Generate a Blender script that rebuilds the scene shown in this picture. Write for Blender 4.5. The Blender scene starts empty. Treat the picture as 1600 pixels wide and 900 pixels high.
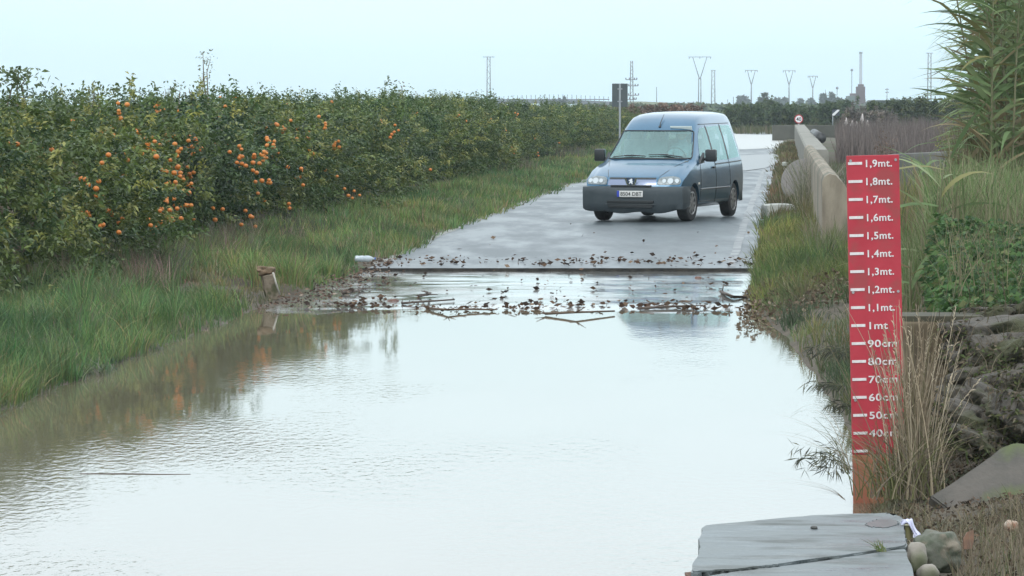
import bpy, bmesh, math, random
import numpy as np
from mathutils import Vector, Matrix
from mathutils.bvhtree import BVHTree

random.seed(7)
RNG = np.random.default_rng(11)
scene = bpy.context.scene
COL = scene.collection
R = math.radians

# ------------------------------------------------------------------ camera, sky, sun, exposure
EYE = 2.23
FPX = 5400.0            # focal length in pixels of the 1600 px wide photo
HOR = 160.0             # eye-level row
PITCH = math.atan((450 - HOR) / FPX)
cam_data = bpy.data.cameras.new("camera")
cam = bpy.data.objects.new("camera", cam_data)
COL.objects.link(cam)
cam.location = (0, 0, EYE)
cam.rotation_euler = (math.pi / 2 - PITCH, 0, 0)
cam_data.sensor_width = 36
cam_data.lens = FPX / 1600 * 36
cam_data.clip_start = 0.5
cam_data.clip_end = 12000
scene.camera = cam

SUN_EL, SUN_AZ = R(48), R(200)
world = bpy.data.worlds.new("World")
scene.world = world
world.use_nodes = True
nt = world.node_tree
for n in list(nt.nodes):
    nt.nodes.remove(n)
wo = nt.nodes.new("ShaderNodeOutputWorld")
bg = nt.nodes.new("ShaderNodeBackground")
bg.inputs["Strength"].default_value = 0.1
sky = nt.nodes.new("ShaderNodeTexSky")
sky.sky_type = 'NISHITA'
sky.sun_disc = False
sky.sun_elevation = SUN_EL
sky.sun_rotation = SUN_AZ
sky.dust_density = 2.0
# overcast deck: a pale cloud layer over the clear-sky model, a little brighter overhead
tc = nt.nodes.new("ShaderNodeTexCoord")
sep = nt.nodes.new("ShaderNodeSeparateXYZ")
ramp = nt.nodes.new("ShaderNodeValToRGB")
ramp.color_ramp.elements[0].position = 0.0
ramp.color_ramp.elements[0].color = (0.53, 0.71, 0.765, 1)
ramp.color_ramp.elements[1].position = 0.035
ramp.color_ramp.elements[1].color = (0.58, 0.755, 0.79, 1)
e = ramp.color_ramp.elements.new(0.14)
e.color = (0.97, 1.09, 1.17, 1)
e = ramp.color_ramp.elements.new(0.6)
e.color = (1.0, 1.09, 1.15, 1)
cn = nt.nodes.new("ShaderNodeTexNoise")
cn.inputs["Scale"].default_value = 5.0
cn.inputs["Detail"].default_value = 4
cmap = nt.nodes.new("ShaderNodeMapping")
cmap.inputs["Scale"].default_value = (1, 1, 4)
cr = nt.nodes.new("ShaderNodeMapRange")
cr.inputs["From Min"].default_value = 0.3
cr.inputs["From Max"].default_value = 0.7
cr.inputs["To Min"].default_value = 16.2
cr.inputs["To Max"].default_value = 17.6
vm = nt.nodes.new("ShaderNodeVectorMath")
vm.operation = 'SCALE'
mixs = nt.nodes.new("ShaderNodeMix")
mixs.data_type = 'RGBA'
mixs.inputs[0].default_value = 0.90
nt.links.new(tc.outputs["Generated"], sep.inputs[0])
nt.links.new(sep.outputs["Z"], ramp.inputs[0])
nt.links.new(tc.outputs["Generated"], cmap.inputs[0])
nt.links.new(cmap.outputs[0], cn.inputs["Vector"])
nt.links.new(cn.outputs["Fac"], cr.inputs["Value"])
nt.links.new(ramp.outputs[0], vm.inputs[0])
nt.links.new(cr.outputs[0], vm.inputs["Scale"])
nt.links.new(sky.outputs[0], mixs.inputs[6])
nt.links.new(vm.outputs[0], mixs.inputs[7])
nt.links.new(mixs.outputs[2], bg.inputs[0])
nt.links.new(bg.outputs[0], wo.inputs[0])

sun_d = bpy.data.lights.new("sun", 'SUN')
sun_d.energy = 0.9
sun_d.angle = R(20)
sun_d.color = (1.0, 0.97, 0.93)
sun = bpy.data.objects.new("sun", sun_d)
COL.objects.link(sun)
sun.rotation_euler = (math.pi / 2 - SUN_EL, 0, math.pi - SUN_AZ)

scene.view_settings.view_transform = 'Standard'
scene.view_settings.look = 'None'
scene.view_settings.gamma = 1
scene.view_settings.exposure = 0.0
scene.render.engine = 'CYCLES'
scene.cycles.max_bounces = 6
scene.cycles.diffuse_bounces = 2
scene.cycles.glossy_bounces = 3
scene.cycles.transmission_bounces = 4
scene.cycles.transparent_max_bounces = 12
scene.cycles.volume_bounces = 0

# ------------------------------------------------------------------ helpers
def at(u, v, d):
    """world point at forward distance y=d seen at photo pixel (u, v)"""
    dx = (u - 800) / FPX
    dz = (450 - v) / FPX
    fy = math.cos(PITCH) + dz * math.sin(PITCH)
    fz = -math.sin(PITCH) + dz * math.cos(PITCH)
    k = d / fy
    return Vector((dx * k, d, EYE + fz * k))

def on(u, v, z=0.0):
    """world point on the level z seen at photo pixel (u, v)"""
    dx = (u - 800) / FPX
    dz = (450 - v) / FPX
    fy = math.cos(PITCH) + dz * math.sin(PITCH)
    fz = -math.sin(PITCH) + dz * math.cos(PITCH)
    k = (z - EYE) / fz
    return Vector((dx * k, fy * k, z))

def tag(o, label=None, cat=None, group=None, kind=None):
    if label: o["label"] = label
    if cat: o["category"] = cat
    if group: o["group"] = group
    if kind: o["kind"] = kind
    return o

def thing(name, loc, label, cat, group=None, rotz=0.0):
    o = bpy.data.objects.new(name, None)
    COL.objects.link(o)
    o.location = loc
    o.rotation_euler = (0, 0, rotz)
    return tag(o, label, cat, group)

def link_mesh(name, me, parent=None, loc=(0, 0, 0)):
    o = bpy.data.objects.new(name, me)
    COL.objects.link(o)
    o.location = loc
    if parent: o.parent = parent
    return o

def np_mesh(name, verts, faces, mat, cols=None, smooth=True):
    """faces: (n,k) int array, all with k corners"""
    me = bpy.data.meshes.new(name)
    verts = np.asarray(verts, np.float32)
    faces = np.asarray(faces, np.int32)
    n, k = faces.shape
    me.vertices.add(len(verts))
    me.vertices.foreach_set("co", verts.ravel())
    me.loops.add(n * k)
    me.loops.foreach_set("vertex_index", faces.ravel())
    me.polygons.add(n)
    me.polygons.foreach_set("loop_start", np.arange(0, n * k, k, dtype=np.int32))
    me.polygons.foreach_set("use_smooth", np.full(n, smooth))
    me.update(calc_edges=True)
    if cols is not None:
        a = me.color_attributes.new("tint", 'FLOAT_COLOR', 'POINT')
        c = np.ones((len(verts), 4), np.float32)
        c[:, :3] = cols
        a.data.foreach_set("color", c.ravel())
    me.materials.append(mat)
    return me

def bm_mesh(name, bm, mat, smooth=False, sharp=35):
    if smooth:
        lim = R(sharp)
        for f in bm.faces: f.smooth = True
        for ed in bm.edges:
            if len(ed.link_faces) == 2 and ed.calc_face_angle(0) > lim:
                ed.smooth = False
    me = bpy.data.meshes.new(name)
    bm.to_mesh(me)
    bm.free()
    if mat: me.materials.append(mat)
    return me

def add_box(bm, c, s, rot=None, bevel=0.0):
    r = bmesh.ops.create_cube(bm, size=1)
    vs = r["verts"]
    M = Matrix.Translation(c) @ (rot.to_4x4() if rot else Matrix()) @ Matrix.Diagonal((*s, 1))
    bmesh.ops.transform(bm, matrix=M, verts=vs)
    if bevel:
        es = list({e for v in vs for e in v.link_edges})
        bmesh.ops.bevel(bm, geom=es, offset=bevel, segments=2, affect='EDGES', profile=0.6)

def add_tube(bm, pts, rads, n=8, cap=True):
    pts = [Vector(p) for p in pts]
    if isinstance(rads, (int, float)): rads = [rads] * len(pts)
    rings = []
    for i, p in enumerate(pts):
        d = (pts[min(i + 1, len(pts) - 1)] - pts[max(i - 1, 0)]).normalized()
        a = d.orthogonal().normalized() if i == 0 else (rings_a - d * rings_a.dot(d)).normalized()
        rings_a = a
        b = d.cross(a)
        rings.append([bm.verts.new(p + (a * math.cos(t) + b * math.sin(t)) * rads[i])
                      for t in [2 * math.pi * k / n for k in range(n)]])
    for i in range(len(rings) - 1):
        for k in range(n):
            bm.faces.new((rings[i][k], rings[i][(k + 1) % n], rings[i + 1][(k + 1) % n], rings[i + 1][k]))
    if cap:
        bm.faces.new(rings[0][::-1]); bm.faces.new(rings[-1])

def add_cyl(bm, c, axis, r, h, n=24, r2=None):
    axis = Vector(axis).normalized()
    M = Matrix.Translation(c) @ axis.to_track_quat('Z', 'Y').to_matrix().to_4x4()
    bmesh.ops.create_cone(bm, cap_ends=True, segments=n, radius1=r, radius2=r if r2 is None else r2, depth=h, matrix=M)

def add_prism(bm, poly, z0, z1, M=None):
    """polygon in xy extruded z0..z1, optionally transformed"""
    a = [bm.verts.new((p[0], p[1], z0)) for p in poly]
    b = [bm.verts.new((p[0], p[1], z1)) for p in poly]
    n = len(poly)
    bm.faces.new(a[::-1]); bm.faces.new(b)
    for i in range(n):
        bm.faces.new((a[i], a[(i + 1) % n], b[(i + 1) % n], b[i]))
    if M is not None:
        bmesh.ops.transform(bm, matrix=M, verts=a + b)

def noisy_rock(name, size, mat, seed, sub=3, amp=0.22, flat=1.0):
    from mathutils import noise
    bm = bmesh.new()
    bmesh.ops.create_icosphere(bm, subdivisions=sub, radius=1)
    o = Vector((seed * 3.7, seed * 1.3, seed))
    for v in bm.verts:
        p = v.co.copy()
        k = 1 + amp * noise.noise(p * 1.3 + o) * 2 + amp * .5 * noise.noise(p * 3.1 + o)+ amp * .25 * noise.noise(p * 7 + o)
        q = p * k
        for ax in range(3):                      # break faces towards flat planes
            q[ax] = max(-0.93, min(0.93, q[ax]))
        v.co = Vector((q.x * size[0], q.y * size[1], q.z * size[2]))
    return bm_mesh(name, bm, mat, True, 40)

# ---- materials
def _nodes(name):
    m = bpy.data.materials.new(name)
    m.use_nodes = True
    t = m.node_tree
    b = t.nodes["Principled BSDF"]
    return m, t, b

def mat(name, c1, c2=None, scale=4.0, rough=0.8, rough2=None, metal=0.0, bump=0.0, bscale=None, spec=0.5,
        coat=0.0, stretch=(1, 1, 1), c3=None, scale3=0.7, detail=6, lo=0.35, hi=0.65, coord="Object"):
    m, t, b = _nodes(name)
    b.inputs["Base Color"].default_value = (*c1, 1)
    b.inputs["Roughness"].default_value = rough
    b.inputs["Metallic"].default_value = metal
    b.inputs["Specular IOR Level"].default_value = spec
    b.inputs["Coat Weight"].default_value = coat
    b.inputs["Coat Roughness"].default_value = 0.06
    if c2 is None and not bump: return m
    tcn = t.nodes.new("ShaderNodeTexCoord")
    mp = t.nodes.new("ShaderNodeMapping")
    mp.inputs["Scale"].default_value = stretch
    t.links.new(tcn.outputs[coord], mp.inputs[0])
    nz = t.nodes.new("ShaderNodeTexNoise")
    nz.inputs["Scale"].default_value = scale
    nz.inputs["Detail"].default_value = detail
    nz.inputs["Roughness"].default_value = 0.62
    t.links.new(mp.outputs[0], nz.inputs["Vector"])
    mr = t.nodes.new("ShaderNodeMapRange")
    mr.inputs["From Min"].default_value = lo
    mr.inputs["From Max"].default_value = hi
    t.links.new(nz.outputs["Fac"], mr.inputs["Value"])
    if c2 is not None:
        mx = t.nodes.new("ShaderNodeMix"); mx.data_type = 'RGBA'
        mx.inputs[6].default_value = (*c1, 1); mx.inputs[7].default_value = (*c2, 1)
        t.links.new(mr.outputs[0], mx.inputs[0])
        out = mx.outputs[2]
        if c3 is not None:
            n3 = t.nodes.new("ShaderNodeTexNoise"); n3.inputs["Scale"].default_value = scale3
            n3.inputs["Detail"].default_value = 4
            t.links.new(mp.outputs[0], n3.inputs["Vector"])
            r3 = t.nodes.new("ShaderNodeMapRange"); r3.inputs["From Min"].default_value = .5; r3.inputs["From Max"].default_value = .62
            t.links.new(n3.outputs["Fac"], r3.inputs["Value"])
            m3 = t.nodes.new("ShaderNodeMix"); m3.data_type = 'RGBA'
            t.links.new(r3.outputs[0], m3.inputs[0]); t.links.new(out, m3.inputs[6])
            m3.inputs[7].default_value = (*c3, 1)
            out = m3.outputs[2]
        t.links.new(out, b.inputs["Base Color"])
    if rough2 is not None:
        rr = t.nodes.new("ShaderNodeMapRange")
        rr.inputs["To Min"].default_value = rough; rr.inputs["To Max"].default_value = rough2
        t.links.new(mr.outputs[0], rr.inputs["Value"]); t.links.new(rr.outputs[0], b.inputs["Roughness"])
    if bump:
        nb = t.nodes.new("ShaderNodeTexNoise")
        nb.inputs["Scale"].default_value = bscale or scale * 3
        nb.inputs["Detail"].default_value = 8
        t.links.new(mp.outputs[0], nb.inputs["Vector"])
        bp = t.nodes.new("ShaderNodeBump")
        bp.inputs["Strength"].default_value = 0.8
        bp.inputs["Distance"].default_value = bump
        t.links.new(nb.outputs["Fac"], bp.inputs["Height"])
        t.links.new(bp.outputs[0], b.inputs["Normal"])
    return m

def leaf_mat(name, trans=0.3, rough=0.5, spec=0.3):
    m, t, b = _nodes(name)
    a = t.nodes.new("ShaderNodeAttribute"); a.attribute_name = "tint"
    t.links.new(a.outputs["Color"], b.inputs["Base Color"])
    b.inputs["Roughness"].default_value = rough
    b.inputs["Specular IOR Level"].default_value = spec
    tr = t.nodes.new("ShaderNodeBsdfTranslucent")
    t.links.new(a.outputs["Color"], tr.inputs[0])
    mx = t.nodes.new("ShaderNodeMixShader"); mx.inputs[0].default_value = trans
    t.links.new(b.outputs[0], mx.inputs[1]); t.links.new(tr.outputs[0], mx.inputs[2])
    t.links.new(mx.outputs[0], t.nodes["Material Output"].inputs[0])
    return m

# ---- foliage generators (numpy)
def unit(v):
    return v / np.maximum(np.linalg.norm(v, axis=-1, keepdims=True), 1e-9)

def leaf_quads(P, D, L, W, C, rng, droop=0.25):
    """leaf = 2 quads folded? kept as one kite of 4 verts: base, side, tip, side"""
    n = len(P)
    D = unit(D)
    N = unit(rng.normal(size=(n, 3)) + np.array([0, -0.3, 0.8]))
    S = unit(np.cross(D, N))
    L = np.broadcast_to(L, n)[:, None]; W = np.broadcast_to(W, n)[:, None]
    mid = P + D * L * 0.45
    tip = P + D * L + np.array([0, 0, -1.0]) * L * droop
    V = np.stack([P, mid + S * W * 0.5, tip, mid - S * W * 0.5], 1).reshape(-1, 3)
    F = np.arange(n * 4).reshape(n, 4)
    return V, F, np.repeat(C, 4, axis=0)

def blades(P, H, lean, W, C, rng, seg=3, up=1.0, tipc=None, bend=1.0):
    """curved ribbons; P (n,3), H (n,), lean (n,3) horizontal offset of the tip as fraction of H"""
    n = len(P)
    H = np.broadcast_to(H, n); W = np.broadcast_to(W, n)
    ang = rng.uniform(0, np.pi, n)
    S = np.stack([np.cos(ang), np.sin(ang) * 0.4, np.zeros(n)], 1)
    rows = []; cols = []
    for k in range(seg + 1):
        t = k / seg
        c = P + lean * (H * t ** (1 + bend))[:, None]
        c = c + np.array([0, 0, 1.0]) * (H * (t * up - 0.25 * t * t * np.linalg.norm(lean, axis=1)))[:, None]
        w = W * (1 - t ** 1.6) * 0.5 + W * 0.06
        rows.append(c + S * w[:, None]); rows.append(c - S * w[:, None])
        cc = C if tipc is None else C * (1 - t) + tipc * t
        cols.append(cc); cols.append(cc)
    V = np.stack(rows, 1).reshape(-1, 3)
    CC = np.stack(cols, 1).reshape(-1, 3)
    base = (np.arange(n) * 2 * (seg + 1))[:, None]
    F = np.concatenate([base + np.array([[2 * k, 2 * k + 1, 2 * k + 3, 2 * k + 2]]) for k in range(seg)], 0)
    return V, F, CC

def merge(parts):
    V, F, C = [], [], []
    o = 0
    for v, f, c in parts:
        V.append(v); F.append(f + o); C.append(c); o += len(v)
    return np.concatenate(V), np.concatenate(F), np.concatenate(C)

def palette(n, cols, weights, rng, jit=0.2):
    cols = np.array(cols, float)
    idx = rng.choice(len(cols), n, p=np.array(weights) / sum(weights))
    return np.clip(cols[idx] * (1 + rng.uniform(-jit, jit, (n, 1))) , 0.005, 1)

M_LEAF = leaf_mat("citrus_leaf", 0.25, 0.42, 0.4)
M_GRASS = leaf_mat("grass_blade", 0.3, 0.6, 0.2)
M_DRY = leaf_mat("dry_straw", 0.2, 0.8, 0.1)
M_WOOD = mat("bark", (0.11, 0.085, 0.06), (0.2, 0.17, 0.13), 12, .9, bump=.01)
M_ORANGE = mat("orange_peel", (0.52, 0.14, 0.018), (0.60, 0.23, 0.04), 2, .45, bump=.0006, bscale=300)

# ------------------------------------------------------------------ terrain
def ss(a, b, x):
    t = np.clip((x - a) / (b - a), 0, 1)
    return t * t * (3 - 2 * t)

def vnoise(x, y, sc, seed=0):
    """cheap smooth value noise"""
    x = np.asarray(x, float) * sc + seed * 17.3; y = np.asarray(y, float) * sc + seed * 5.1
    xi = np.floor(x); yi = np.floor(y); fx = x - xi; fy = y - yi
    fx = fx * fx * (3 - 2 * fx); fy = fy * fy * (3 - 2 * fy)
    def h(a, b):
        s = np.sin(a * 127.1 + b * 311.7 + seed) * 43758.5453
        return s - np.floor(s)
    return (h(xi, yi) * (1 - fx) + h(xi + 1, yi) * fx) * (1 - fy) + (h(xi, yi + 1) * (1 - fx) + h(xi + 1, yi + 1) * fx) * fy - 0.5

def xleft(y): return -5.6 + 0.08 * y
RW = 5.15
def zroad(y):
    y = np.asarray(y, float)
    z = -0.28 + 0.28 * ss(31, 36.6, y)
    z = z + 0.012 * ss(36.6, 38, y) + 0.035 * (y > 45.3) + 0.09 * ss(45.3, 60, y)
    return z
def g(x, y):
    x = np.asarray(x, float); y = np.asarray(y, float)
    s = x - xleft(y); t = -s; r = s - RW
    zr = zroad(y)
    shore_r = np.interp(y, [14, 19, 21.5, 25, 33, 37, 45], [.85, 1.0, .93, .83, .42, .08, .0])
    wob = vnoise(x, y, 1.4, 3) * .5 + vnoise(x, y, 3.7, 4) * .25
    wet = y < 40
    # left verge
    far = ss(38, 46, y)
    baseL = np.where(wet, -0.10, 0.0) * (1 - far) + zr * far
    profL = np.interp(t + wob * .25, [-.6, -.2, .1, .5, 1.4, 2.3, 3.4, 5], [-.15, -.04, .10, .17, .29, .32, .29, .28])
    profL2 = np.interp(t + wob * .2, [-.3, 0, .35, 1.0, 2.0, 4.0], [-.04, .0, .06, .2, .24, .2])
    zl = (baseL + profL) * (1 - far) + (zr + profL2) * far
    # right side
    rr = r - shore_r + wob * .12
    zR = np.interp(rr, [-.5, -.1, 0, .2, .8, 3], [-.25, -.06, 0.0, .1, .24, .3])
    te = 0.033 * y + 0.57
    terr = ss(te, te + .2, r) * ss(20.25, 20.55, y) * (1 - .55 * ss(36, 46, y))
    zR = zR * (1 - terr) + terr * .95
    rocky = ss(2.62, 2.85, x) * ss(18.6, 20.2, y) * (1 - ss(20.3, 20.5, y))
    zR = zR + rocky * .45
    near = (1 - ss(18.4, 19.6, y)) * ss(1.7, 2.0, x)
    zR = zR * (1 - near * .6) + near * (.03 + .10 * np.clip(x - 1.8, 0, 3))
    zR = np.where(y > 44, zR * (1 - ss(44, 50, y)) + (zr + .07 * ss(0, .5, r) + .1 * ss(.9, 1.6, r)) * ss(44, 50, y), zR)
    lift = vnoise(x, y, .9, 9) * .06 + vnoise(x, y, 5, 8) * .03
    bed = zr - 0.03
    z = np.where(s < 0.0, zl + lift * ss(0, 1, t), np.where(r > 0, zR + lift * ss(0.0, .6, rr), bed))
    # shoulder blends where bank meets bed
    z = np.where((s >= 0) & (s < .8) & wet, np.maximum(bed, zl), z)
    z = np.where((r <= 0) & (r > -.6) & wet, np.maximum(bed, zR), z)
    farz = .12 + 0 * x
    k = ss(240, 400, y)
    return z * (1 - k) + farz * k
# ---- ground sheet
def lines(segs):
    out = []
    for a, b, st in segs:
        out.append(np.arange(a, b, st))
    return np.concatenate(out)
gx = np.concatenate([-np.geomspace(2600, 14, 26), lines([(-13, -6, .4), (-6, 6, .1), (6, 24, .4)]), np.geomspace(24, 2600, 26)])
gy = np.concatenate([[-60, -20, 0, 6], lines([(8, 14, .5), (14, 24, .1), (24, 48, .15), (48, 90, .5), (90, 240, 2)]), np.geomspace(240, 2600, 30)])
GX, GY = np.meshgrid(gx, gy)
GZ = g(GX, GY)
nx, ny = len(gx), len(gy)
idx = np.arange(nx * ny).reshape(ny, nx)
F = np.stack([idx[:-1, :-1], idx[:-1, 1:], idx[1:, 1:], idx[1:, :-1]], -1).reshape(-1, 4)
M_SOIL = mat("soil", (0.055, 0.044, 0.03), (0.105, 0.085, 0.06), 3.0, .9, bump=.03, bscale=14, c3=(0.055, 0.075, 0.025), scale3=.6)
me = np_mesh("ground", np.stack([GX, GY, GZ], -1).reshape(-1, 3), F, M_SOIL)
o = link_mesh("ground", me); tag(o, "muddy brown earth banks and fields around the flooded road", "ground", kind="structure")

def strip(name, s0, s1, ys, zf, m, ns=8, wob=0.0, seed=1):
    ys = np.asarray(ys, float); S = np.linspace(s0, s1, ns)
    Y, SS = np.meshgrid(ys, S, indexing='ij')
    e0 = (SS == s0); e1 = (SS == s1)
    X = xleft(Y) + SS
    if wob:
        w = (vnoise(Y, Y * 0, 1.3, seed) + .5 * vnoise(Y, Y * 0, 4.1, seed + 1)) * wob
        X = X + np.where(e0 | e1, w, 0)
    Z = zf(X, Y)
    idx = np.arange(X.size).reshape(X.shape)
    F = np.stack([idx[:-1, :-1], idx[:-1, 1:], idx[1:, 1:], idx[1:, :-1]], -1).reshape(-1, 4)
    me = np_mesh(name, np.stack([X, Y, Z], -1).reshape(-1, 3), F, m)
    return link_mesh(name, me)

# asphalt: patchy wetness
M_ROAD = mat("wet_asphalt", (0.053, 0.067, 0.076), (0.082, 0.098, 0.107), .9, .30, rough2=.5, bump=.002, bscale=60, spec=.36, stretch=(1.4, .35, 1), lo=.38, hi=.62)
M_APRON = mat("flooded_concrete", (0.16, 0.16, 0.15), (0.24, 0.235, 0.22), 1.1, .05, rough2=.17, bump=.0006, bscale=9, spec=.6, stretch=(1, .5, 1), lo=.42, hi=.62)
M_PAINT = mat("worn_road_paint", (0.24, 0.25, 0.25), (0.085, 0.092, 0.098), 3, .42, lo=.35, hi=.58, spec=.36)
o = strip("road", 0, RW, np.concatenate([np.arange(45.4, 90, .5), np.arange(90, 330, 4)]), lambda x, y: zroad(y) + vnoise(x, y, .5, 5) * .012, M_ROAD, 14, .12, 3)
tag(o, "wet grey asphalt road rising out of the ford", "road", kind="structure")
o = strip("ford_slab", 0.0, RW, np.arange(30, 45.29, .08),
          lambda x, y: zroad(y) + vnoise(x, y, .8, 6) * .016 * ss(45.4, 43, y) * ss(34, 36, y) + vnoise(x, y, 3, 7) * .005, M_APRON, 60, .1, 5)
tag(o, "shallow wet concrete apron at the end of the ford", "road", kind="structure")
# dark raised lip where the asphalt starts
bm = bmesh.new()
yl = 45.36
P = []
n = 60
for i in range(n + 1):
    s = RW * i / n
    y = yl + .012 * math.sin(i * .7) + .01 * math.sin(i * 2.1)
    x = xleft(y) + s
    P.append((x, y))
for (x0, y0), (x1, y1) in zip(P[:-1], P[1:]):
    a = [bm.verts.new(c) for c in ((x0, y0 - .07, -.02), (x1, y1 - .07, -.02), (x1, y1, .054), (x0, y0, .054), (x0, y0 + .07, .052), (x1, y1 + .07, .052))]
    bm.faces.new(a[:4]); bm.faces.new((a[3], a[2], a[5], a[4]))
me = bm_mesh("road_lip", bm, mat("dark_road_lip", (0.018, 0.018, 0.018), (0.04, 0.036, 0.03), 8, .95, spec=.1))
o = link_mesh("road_lip", me); tag(o, "dark broken asphalt edge where the dry road meets the ford", "road edge", kind="structure")
o = strip("edge_line", 4.78, 4.90, np.arange(45.7, 150, 1.0), lambda x, y: zroad(y) + vnoise(x, y, .5, 5) * .012 + .006, M_PAINT, 2, .02, 9)
tag(o, "worn pale edge line painted on the asphalt", "road marking", kind="structure")
M_GUTTER = mat("mossy_gutter", (0.22, 0.22, 0.2), (0.1, 0.1, 0.08), 3, .5)
o = strip("kerb_strip", -.07, .10, np.arange(46.5, 110, .6), lambda x, y: zroad(y) + vnoise(x, y, .5, 5) * .012 + .005, M_GUTTER, 2, .05, 9)
tag(o, "pale thin concrete strip along the left road edge", "kerb", kind="structure")

# ---- water
def water_mat(name, base, amp=1.0, rough=.03):
    m, t, b = _nodes(name)
    b.inputs["Base Color"].default_value = (*base, 1)
    b.inputs["Roughness"].default_value = rough
    b.inputs["IOR"].default_value = 1.33
    b.inputs["Specular IOR Level"].default_value = 0.85
    tcn = t.nodes.new("ShaderNodeTexCoord")
    def nz(scale, st, det):
        mp = t.nodes.new("ShaderNodeMapping"); mp.inputs["Scale"].default_value = st
        t.links.new(tcn.outputs["Object"], mp.inputs[0])
        n = t.nodes.new("ShaderNodeTexNoise"); n.inputs["Scale"].default_value = scale; n.inputs["Detail"].default_value = det
        t.links.new(mp.outputs[0], n.inputs["Vector"]); return n
    a = nz(17.0, (1, .42, 1), 3)          # ripples
    c = nz(1.6, (1, .35, 1), 2)          # long swell
    k = nz(.35, (1, .5, 1), 2)           # where the wind touches the water
    mr = t.nodes.new("ShaderNodeMapRange"); mr.inputs["From Min"].default_value = .40; mr.inputs["From Max"].default_value = .60
    mr.inputs["To Min"].default_value = .12; mr.inputs["To Max"].default_value = 1.0
    t.links.new(k.outputs["Fac"], mr.inputs["Value"])
    # calmer towards the far end of the pool
    sp = t.nodes.new("ShaderNodeSeparateXYZ"); t.links.new(tcn.outputs["Object"], sp.inputs[0])
    fy = t.nodes.new("ShaderNodeMapRange"); fy.inputs["From Min"].default_value = 22; fy.inputs["From Max"].default_value = 33
    fy.inputs["To Min"].default_value = 1; fy.inputs["To Max"].default_value = .08
    t.links.new(sp.outputs["Y"], fy.inputs["Value"])
    # sheltered, smooth water under the left bank
    sa = t.nodes.new("ShaderNodeMath"); sa.operation = 'MULTIPLY_ADD'; sa.inputs[1].default_value = -.08
    t.links.new(sp.outputs["Y"], sa.inputs[0]); t.links.new(sp.outputs["X"], sa.inputs[2])
    sh = t.nodes.new("ShaderNodeMapRange"); sh.inputs["From Min"].default_value = -5.4; sh.inputs["From Max"].default_value = -3.4
    sh.inputs["To Min"].default_value = .10; sh.inputs["To Max"].default_value = 1
    t.links.new(sa.outputs[0], sh.inputs["Value"])
    m0 = t.nodes.new("ShaderNodeMath"); m0.operation = 'MULTIPLY'
    t.links.new(mr.outputs[0], m0.inputs[0]); t.links.new(sh.outputs[0], m0.inputs[1])
    mu = t.nodes.new("ShaderNodeMath"); mu.operation = 'MULTIPLY'
    t.links.new(m0.outputs[0], mu.inputs[0]); t.links.new(fy.outputs[0], mu.inputs[1])
    h = t.nodes.new("ShaderNodeMath"); h.operation = 'MULTIPLY'
    t.links.new(a.outputs["Fac"], h.inputs[0]); t.links.new(mu.outputs[0], h.inputs[1])
    h2 = t.nodes.new("ShaderNodeMath"); h2.operation = 'MULTIPLY_ADD'
    t.links.new(c.outputs["Fac"], h2.inputs[0]); h2.inputs[1].default_value = .30; t.links.new(h.outputs[0], h2.inputs[2])
    bp = t.nodes.new("ShaderNodeBump"); bp.inputs["Strength"].default_value = 1.0
    bp.inputs["Distance"].default_value = 0.0062 * amp
    t.links.new(h2.outputs[0], bp.inputs["Height"]); t.links.new(bp.outputs[0], b.inputs["Normal"])
    return m
M_WATER = water_mat("muddy_water", (0.15, 0.13, 0.09))
ys = np.array([-60.0, 0, 12, 20, 26, 32, 37.4])
V = []
for y in ys: V += [(-9, y, 0), (7, y, 0)]
F = [[2 * i, 2 * i + 1, 2 * i + 3, 2 * i + 2] for i in range(len(ys) - 1)]
o = link_mesh("floodwater", np_mesh("floodwater", V, F, M_WATER)); tag(o, "muddy floodwater pool covering the ford, mirroring a white sky", "water", kind="structure")
# far flooded stretch of road
bm = bmesh.new()
P = []
for (u, v) in [(1128, 231), (1160, 233), (1200, 231.5), (1226, 233.5), (1238, 230), (1229, 226), (1242, 221), (1236, 215), (1243, 211), (1222, 209.5), (1190, 210.5), (1150, 209), (1120, 214)]:
    p = on(u, v, .16); P.append(bm.verts.new((p.x, p.y, .150)))
bm.faces.new(P)
o = link_mesh("far_puddle", bm_mesh("far_puddle", bm, water_mat("far_water", (0.30, 0.30, 0.28), .15, .30)))
tag(o, "bright flooded stretch far along the road behind the van", "water", kind="structure")
bm = bmesh.new(); P = []
for (u, v) in [(1120, 244), (1232, 239), (1226, 250), (1195, 262), (1165, 266), (1120, 262)]:
    p = on(u, v, .16); P.append(bm.verts.new((p.x, p.y, .149)))
bm.faces.new(P)
o = link_mesh("road_puddle", bm_mesh("road_puddle", bm, water_mat("road_water", (0.12, 0.13, 0.13), .15, .34)))
tag(o, "thin puddle on the asphalt just beyond the van", "water", kind="structure")

# ------------------------------------------------------------------ left verge grass
GREEN = [(0.11, 0.185, 0.068), (0.08, 0.14, 0.06), (0.135, 0.195, 0.075), (0.18, 0.19, 0.085), (0.24, 0.20, 0.13)]
def scatter_s(n, s0, s1, y0, y1, rng, ypow=2.2):
    """more points near the camera (density ~ 1/y)"""
    q = rng.uniform(0, 1, n)
    y = (y0 ** (1 - ypow) + q * (y1 ** (1 - ypow) - y0 ** (1 - ypow))) ** (1 / (1 - ypow))
    s = rng.uniform(s0, s1, n)
    return s, y

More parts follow.
